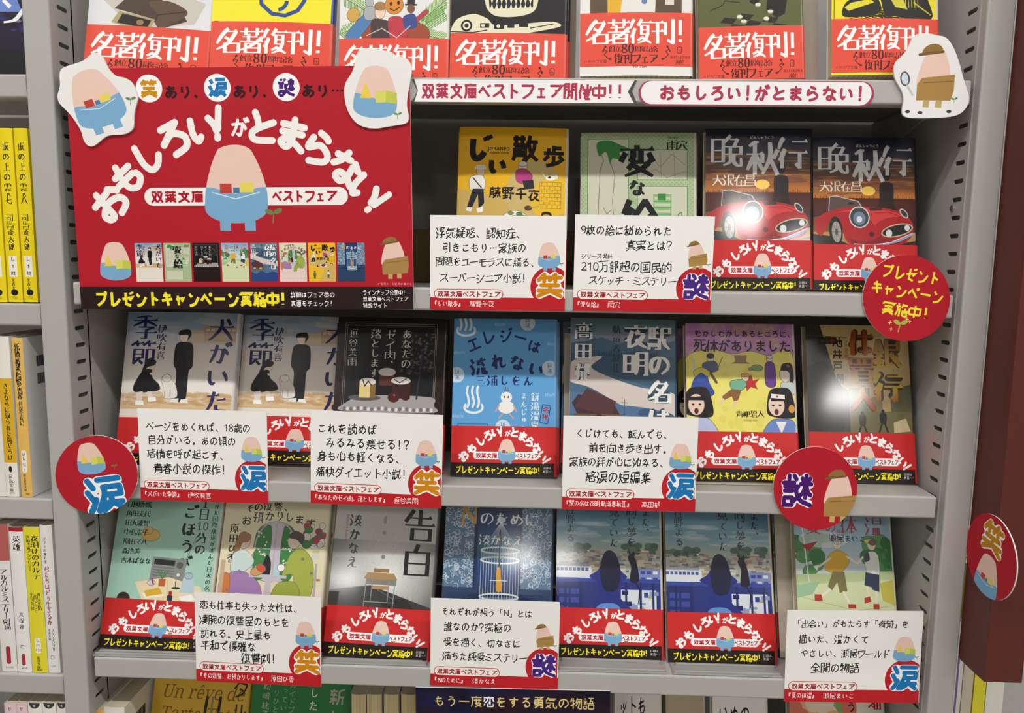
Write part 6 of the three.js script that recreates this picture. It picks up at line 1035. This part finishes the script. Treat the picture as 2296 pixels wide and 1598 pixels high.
// face-out book on the neighbouring bay's upper shelf
{ const q = poseFromQuad([[-165, -190], [72, -190], [76, 166], [-155, 166]], leftLips[0] + 0.001, -0.012, 6), g = thing('paperback', 'dark purple stage photograph paperback with white brush lettering', 'book'); const low = Math.min(0, (q.foot.y - leftLips[0] - 0.001) / q.up.y); q.foot.addScaledVector(q.up, -low); faceBook(g, q.w, q.h + low, 0.014, { canvas: COVERS.stage, cut: -low, spine: '#1d1730' }); q.foot.x = Math.min(q.foot.x, UL[0] - 0.003 - q.w / 2); place(g, q.foot, q.right, q.up, q.n); }
// foot shelf: thick white books by the upright and a run of page edges
const B5 = SHELF_Y[4] + 0.0004;
spineBook([[213, 1592], [242, 1592], [252, 1960], [224, 1960]], -0.01, B5, spineCanvas((x) => { rc(x, 0, 0, 14, 148, '#e8b765'); }, 4), { label: 'pale orange topped book against the upright on the foot shelf', group: 'spine-out books on the foot shelf' });
spineBook([[243, 1586], [289, 1587], [296, 1960], [253, 1960]], -0.012, B5, spineCanvas((x) => { rc(x, 0, 0, 14, 148, '#eae6de'); }, 4), { label: 'thick white book with a barcode beside the ochre yellow paperback', group: 'spine-out books on the foot shelf', barcode: true });
[784, 818, 855, 893].forEach((a, i) => spineBook([[a, 1556], [a + 34, 1557], [a + 40, 1930], [a + 6, 1930]], -0.03, B5, spineCanvas((x) => { rc(x, 0, 0, 14, 148, '#d8c79c'); for (let k = 0; k < 40; k++) rc(x, rnd() * 14, 0, 0.14, 148, '#b9a678'); rc(x, 0, 0, 0.7, 148, '#3b3a36'); }, 6), { label: 'paperback showing its cream page edges beside the green paperback', group: 'row of cream page edges on the foot shelf' }));
// further bay beyond the red panel
[[0.456, 0.4655, '#4a4640', 'dark grey spine under the red wooden panel'], [0.467, 0.4745, '#9a958c', 'grey spine under the red wooden panel'], [0.4755, 0.486, '#dcd8d2', 'white spine with a violet stripe under the red wooden panel'], [0.487, 0.4975, '#c9c0ac', 'beige spine under the red wooden panel'], [0.499, 0.511, '#e3d82e', 'lemon yellow spine beyond the red wooden panel'], [0.512, 0.53, '#e6e2da', 'white spine at the frame edge beyond the red panel']].forEach(([a, b, c, words], i) => { const g = thing('paperback', words, 'book', 'spines of the further bay'); g.position.set((a + b) / 2, -0.5, -0.045); const w = b - a, h = 0.2 + (i % 3) * 0.008 + (i === 4 ? 0.06 : 0); part('spine', box(-w / 2, w / 2, 0.0002, h, -0.001, 0), plain(c, 0.5), g); for (const s of [-1, 1]) part('side_cover', box(s > 0 ? w / 2 - 0.0005 : -w / 2, s > 0 ? w / 2 : -w / 2 + 0.0005, 0.0002, h, -0.11, -0.001), plain(c, 0.5), g); part('page_block', box(-w / 2 + 0.0005, w / 2 - 0.0005, 0.001, h - 0.002, -0.108, -0.001), paper, g); if (i === 2) part('stripe', box(-0.001, 0.001, 0.001, h, 0, 0.0002), plain('#6a5a8c', 0.5), g); });

// ---------------------------------------------------------------- signs and cards on the shelf edges
const cardEdge = std({ color: rgb(0.8, 0.79, 0.77), roughness: 0.7 });
const front = (canvas, o = {}) => phys({ map: texture(canvas), roughness: 0.6, specularIntensity: 0.35, ...o });
function flatSign(name, quad, z, thick, canvas, label, category, group, o = {}) {
  const q = poseFromQuad(quad, 0, z + thick, 0), g = thing(name, label, category, group);
  part('board', box(-q.w / 2, q.w / 2, 0, q.h, -thick, -0.00012), cardEdge, g); const p = new THREE.PlaneGeometry(q.w, q.h); p.translate(0, q.h / 2, 0); part('printed_face', p, front(canvas, o), g); place(g, q.foot, q.right, q.up, q.n); return g;
}
flatSign('poster_board', [[141, 151], [915, 149.5], [927, 695.6], [182.6, 691]], 0.0006, 0.003, posterCanvas, 'large red campaign poster with white arched lettering and small cover pictures', 'poster', null, { roughness: 0.45 });
const CG = 'white shelf cards with handwritten comments';
const cardAt = (quad, canvas, words) => flatSign('shelf_card', quad, 0.0004, 0.0007, canvas, words, 'card', CG);
cardAt([[966, 482], [1270, 484], [1267, 697], [964, 695]], CARDS.walk, 'white handwritten card before the mustard yellow paperback');
cardAt([[1290, 480], [1600, 486], [1594, 704], [1283, 694]], CARDS.odd, 'white handwritten card before the pale green paperback');
cardAt([[314, 917], [599, 921], [604, 1126], [314, 1123]], CARDS.dog, 'white handwritten card before the schoolyard paperbacks');
cardAt([[701, 921], [994.6, 929], [991, 1138], [695, 1129.5]], CARDS.diet, 'white handwritten card before the dark cake paperback');
cardAt([[1261.5, 930], [1562.5, 938], [1559, 1150], [1259, 1139]], CARDS.rail, 'white handwritten card before the slate blue station paperback');
cardAt([[441.5, 1329.6], [723, 1336], [721, 1537], [439.5, 1529]], CARDS.deal, 'white handwritten card before the cream dining couple paperback');
cardAt([[968, 1339], [1256, 1351], [1251.5, 1544], [964, 1538.6]], CARDS.forN, 'white handwritten card before the bird cage paperback');
cardAt([[1760, 1363], [2063, 1374.6], [2059, 1580], [1757, 1568]], CARDS.warm, 'white handwritten card before the summer paperback');
flatSign('dark_sign', [[932, 1540.7], [1369, 1548.5], [1366, 1680], [934, 1672]], 0.0008, 0.0015, courageCanvas, 'midnight blue sign with gold lettering below the bird cage card', 'sign');
// outlines cut from card
function cutout(name, pts, z, thick, canvas, bounds, label, category, group, smooth = true) { // pts: photo outline; bounds: u0 v0 u1 v1 of the print
  const P = pts.map((p) => onFront(p, z + thick)), s = new THREE.Shape(), n = P.length, mid = (i) => [(P[i].x + P[(i + 1) % n].x) / 2, (P[i].y + P[(i + 1) % n].y) / 2], c = P.reduce((a, p) => a.add(p), V(0, 0, 0)).multiplyScalar(1 / n);
  if (smooth) { s.moveTo(...mid(n - 1)); for (let i = 0; i < n; i++) s.quadraticCurveTo(P[i].x, P[i].y, ...mid(i)); } else P.forEach((p, i) => (i ? s.lineTo(p.x, p.y) : s.moveTo(p.x, p.y)));
  const g = thing(name, label, category, group); g.position.set(c.x, c.y, z); const body = new THREE.ExtrudeGeometry(s, { depth: thick - 0.0001, bevelEnabled: false, curveSegments: 5 }); body.translate(-c.x, -c.y, 0); part('board', body, cardEdge, g);
  const face = new THREE.ShapeGeometry(s, 5), p = face.attributes.position, uv = face.attributes.uv, a = onFront([bounds[0], bounds[3]], z + thick), b = onFront([bounds[2], bounds[1]], z + thick); for (let i = 0; i < p.count; i++) uv.setXY(i, (p.getX(i) - a.x) / (b.x - a.x), (p.getY(i) - a.y) / (b.y - a.y)); face.translate(-c.x, -c.y, thick); part('printed_face', face, front(canvas), g); return g;
}
const pairs = (f) => { const o = []; for (let i = 0; i < f.length; i += 2) o.push([f[i], f[i + 1]]); return o; };
const whiteSheet = (b, draw) => sheet(b[2] - b[0], b[3] - b[1], 2.2, (x, w, h) => { rc(x, 0, 0, w, h, '#f3f2f1'); x.translate(-b[0], -b[1]); draw(x); });
const DG = 'die-cut white cards with a coloured patch';
{ const b = [120, 106, 320, 340]; cutout('die_cut_card', pairs([212, 116, 198, 126, 189, 135, 171, 142, 149, 148, 135, 155, 133, 171, 135, 187, 133, 200, 128, 214, 131, 230, 142, 241, 158, 257, 171, 275, 182, 293, 187, 315, 196, 327, 207, 329, 218, 322, 236, 306, 250, 302, 279, 302, 297, 292, 301, 279, 300, 252, 310, 221, 306, 208, 297, 184, 279, 173, 260, 171, 247, 160, 236.5, 142, 229, 123.5]), 0.0038, 0.002, whiteSheet(b, (x) => { patch(x, 216, 222, 134, 'denim', -0.34); sprout(x, 290, 222, 11, '#6f8f5e'); }), b, 'die-cut white card with a pink and blue patch between poster and slotted upright', 'die-cut card', DG); }
{ const b = [764, 98, 930, 296]; cutout('die_cut_card', pairs([815, 106, 805, 110, 797, 131, 793, 155, 784, 171, 773, 187, 771, 210, 776, 242, 792, 271, 813, 285, 842, 289, 868, 284, 894, 280, 915, 276, 917, 258, 911, 237, 915, 205, 920, 179, 924, 158, 920, 139, 910, 129, 889, 126, 878, 116, 855, 112]), 0.0038, 0.002, whiteSheet(b, (x) => { patch(x, 842, 208, 120, 'reading', 0.04); sprout(x, 892, 256, 9, '#6f9a62'); }), b, 'die-cut white card with a pink, blue and yellow patch beside the ribbon sign', 'die-cut card', DG); }
{ const b = [1994, 66, 2184, 274]; cutout('die_cut_card', pairs([2055, 74.5, 2044, 87, 2037, 107, 2024, 125, 2006, 139, 2003, 163, 2010, 184, 2024, 205, 2027, 225, 2022, 246, 2024, 260, 2041, 265, 2089, 265, 2134, 262, 2155, 255, 2169, 239, 2174, 222, 2169, 201, 2159, 173, 2152, 142, 2138, 104, 2121, 81.5, 2103, 80, 2086, 74.5]), 0.0008, 0.002, whiteSheet(b, (x) => { patch(x, 2092, 178, 128, 'tan', 0.06); x.strokeStyle = '#555'; x.lineWidth = 3.4; x.beginPath(); x.ellipse(2025, 176, 10, 15, -0.25, 0, 7); x.fillStyle = '#d4e2ee'; x.fill(); x.stroke(); ln(x, [2032, 192, 2046, 212], 6, '#cfd2d4'); sprout(x, 2150, 222, 8, '#5f8f55'); for (const [a, c] of [[2037, 250], [2068, 252], [2139, 249]]) el(x, a, c, 6, 3.6, '#3c3d40'); }), b, 'die-cut white card with a tan patch and magnifying glass at the shelf end', 'die-cut card', DG); }
const ring = (cx, cy, rx, ry) => Array.from({ length: 40 }, (_, i) => [cx + rx * Math.cos(i * 0.15708), cy + ry * Math.sin(i * 0.15708)]);
const RG = 'round red fair signs';
const round = (cx, cy, rx, ry, z, canvas, label) => cutout('round_sign', ring(cx, cy, rx, ry), z, 0.0015, canvas, [cx - rx, cy - ry, cx + rx, cy + ry], label, 'sign', RG, false);
round(2032.5, 668, 98, 97, 0.0008, roundCanvas.present, 'round red sign with three lines of yellow lettering');
round(216.5, 1064, 92.5, 88, 0.0044, roundCanvas.tear, 'round red sign with a large blue character, on the slotted upright');
round(1828, 1094.5, 94, 93, 0.0008, roundCanvas.riddle, 'round red sign with a large purple character on the shelf edge');
{ const g = thing('round_sign', 'round red sign with a large orange character, on the dark red wooden panel', 'sign', RG), R = 0.0385; g.position.set(0.4519, -0.178, 0.0405); g.rotation.set(0, -Math.PI / 2, 0); const c = new THREE.CylinderGeometry(R, R, 0.0012, 48); c.rotateX(Math.PI / 2); c.translate(0, 0, 0.0007); part('board', c, cardEdge, g); const f = new THREE.CircleGeometry(R, 48); f.translate(0, 0, 0.0014); part('printed_face', f, front(roundCanvas.laugh), g); }
cutout('ribbon_sign', [[924, 177], [1428, 179], [1417, 204.5], [1428, 231], [924, 228], [936, 203]], 0.0002, 0.0006, stripCanvas, [924, 177, 1428, 231], 'white ribbon sign with dark pink lettering along the shelf edge', 'sign', null, false);
{ const L = 1432, Rr = 1960, t0 = 181, t1 = 236, pts = []; for (let i = 0; i <= 12; i++) { const a = Math.PI / 2 + (i / 12) * Math.PI; pts.push([L + 27 + 27 * Math.cos(a), 208 - 28 * Math.sin(a)]); } for (let i = 0; i <= 12; i++) { const a = -Math.PI / 2 + (i / 12) * Math.PI; pts.push([Rr - 27 + 27 * Math.cos(a), 210 - 28 * Math.sin(a)]); } cutout('capsule_sign', pts.reverse(), 0.0002, 0.0006, capsuleCanvas, [L, t0 - 1, Rr, t1 + 1], 'white capsule sign with a dark pink border on the shelf edge', 'sign', null, false); }

// ---------------------------------------------------------------- hand over
const renderer = new THREE.WebGLRenderer({ antialias: true });
renderer.shadowMap.enabled = true;
renderer.toneMapping = THREE.LinearToneMapping;
renderer.toneMappingExposure = EXPOSURE;
renderer.render(scene, camera);
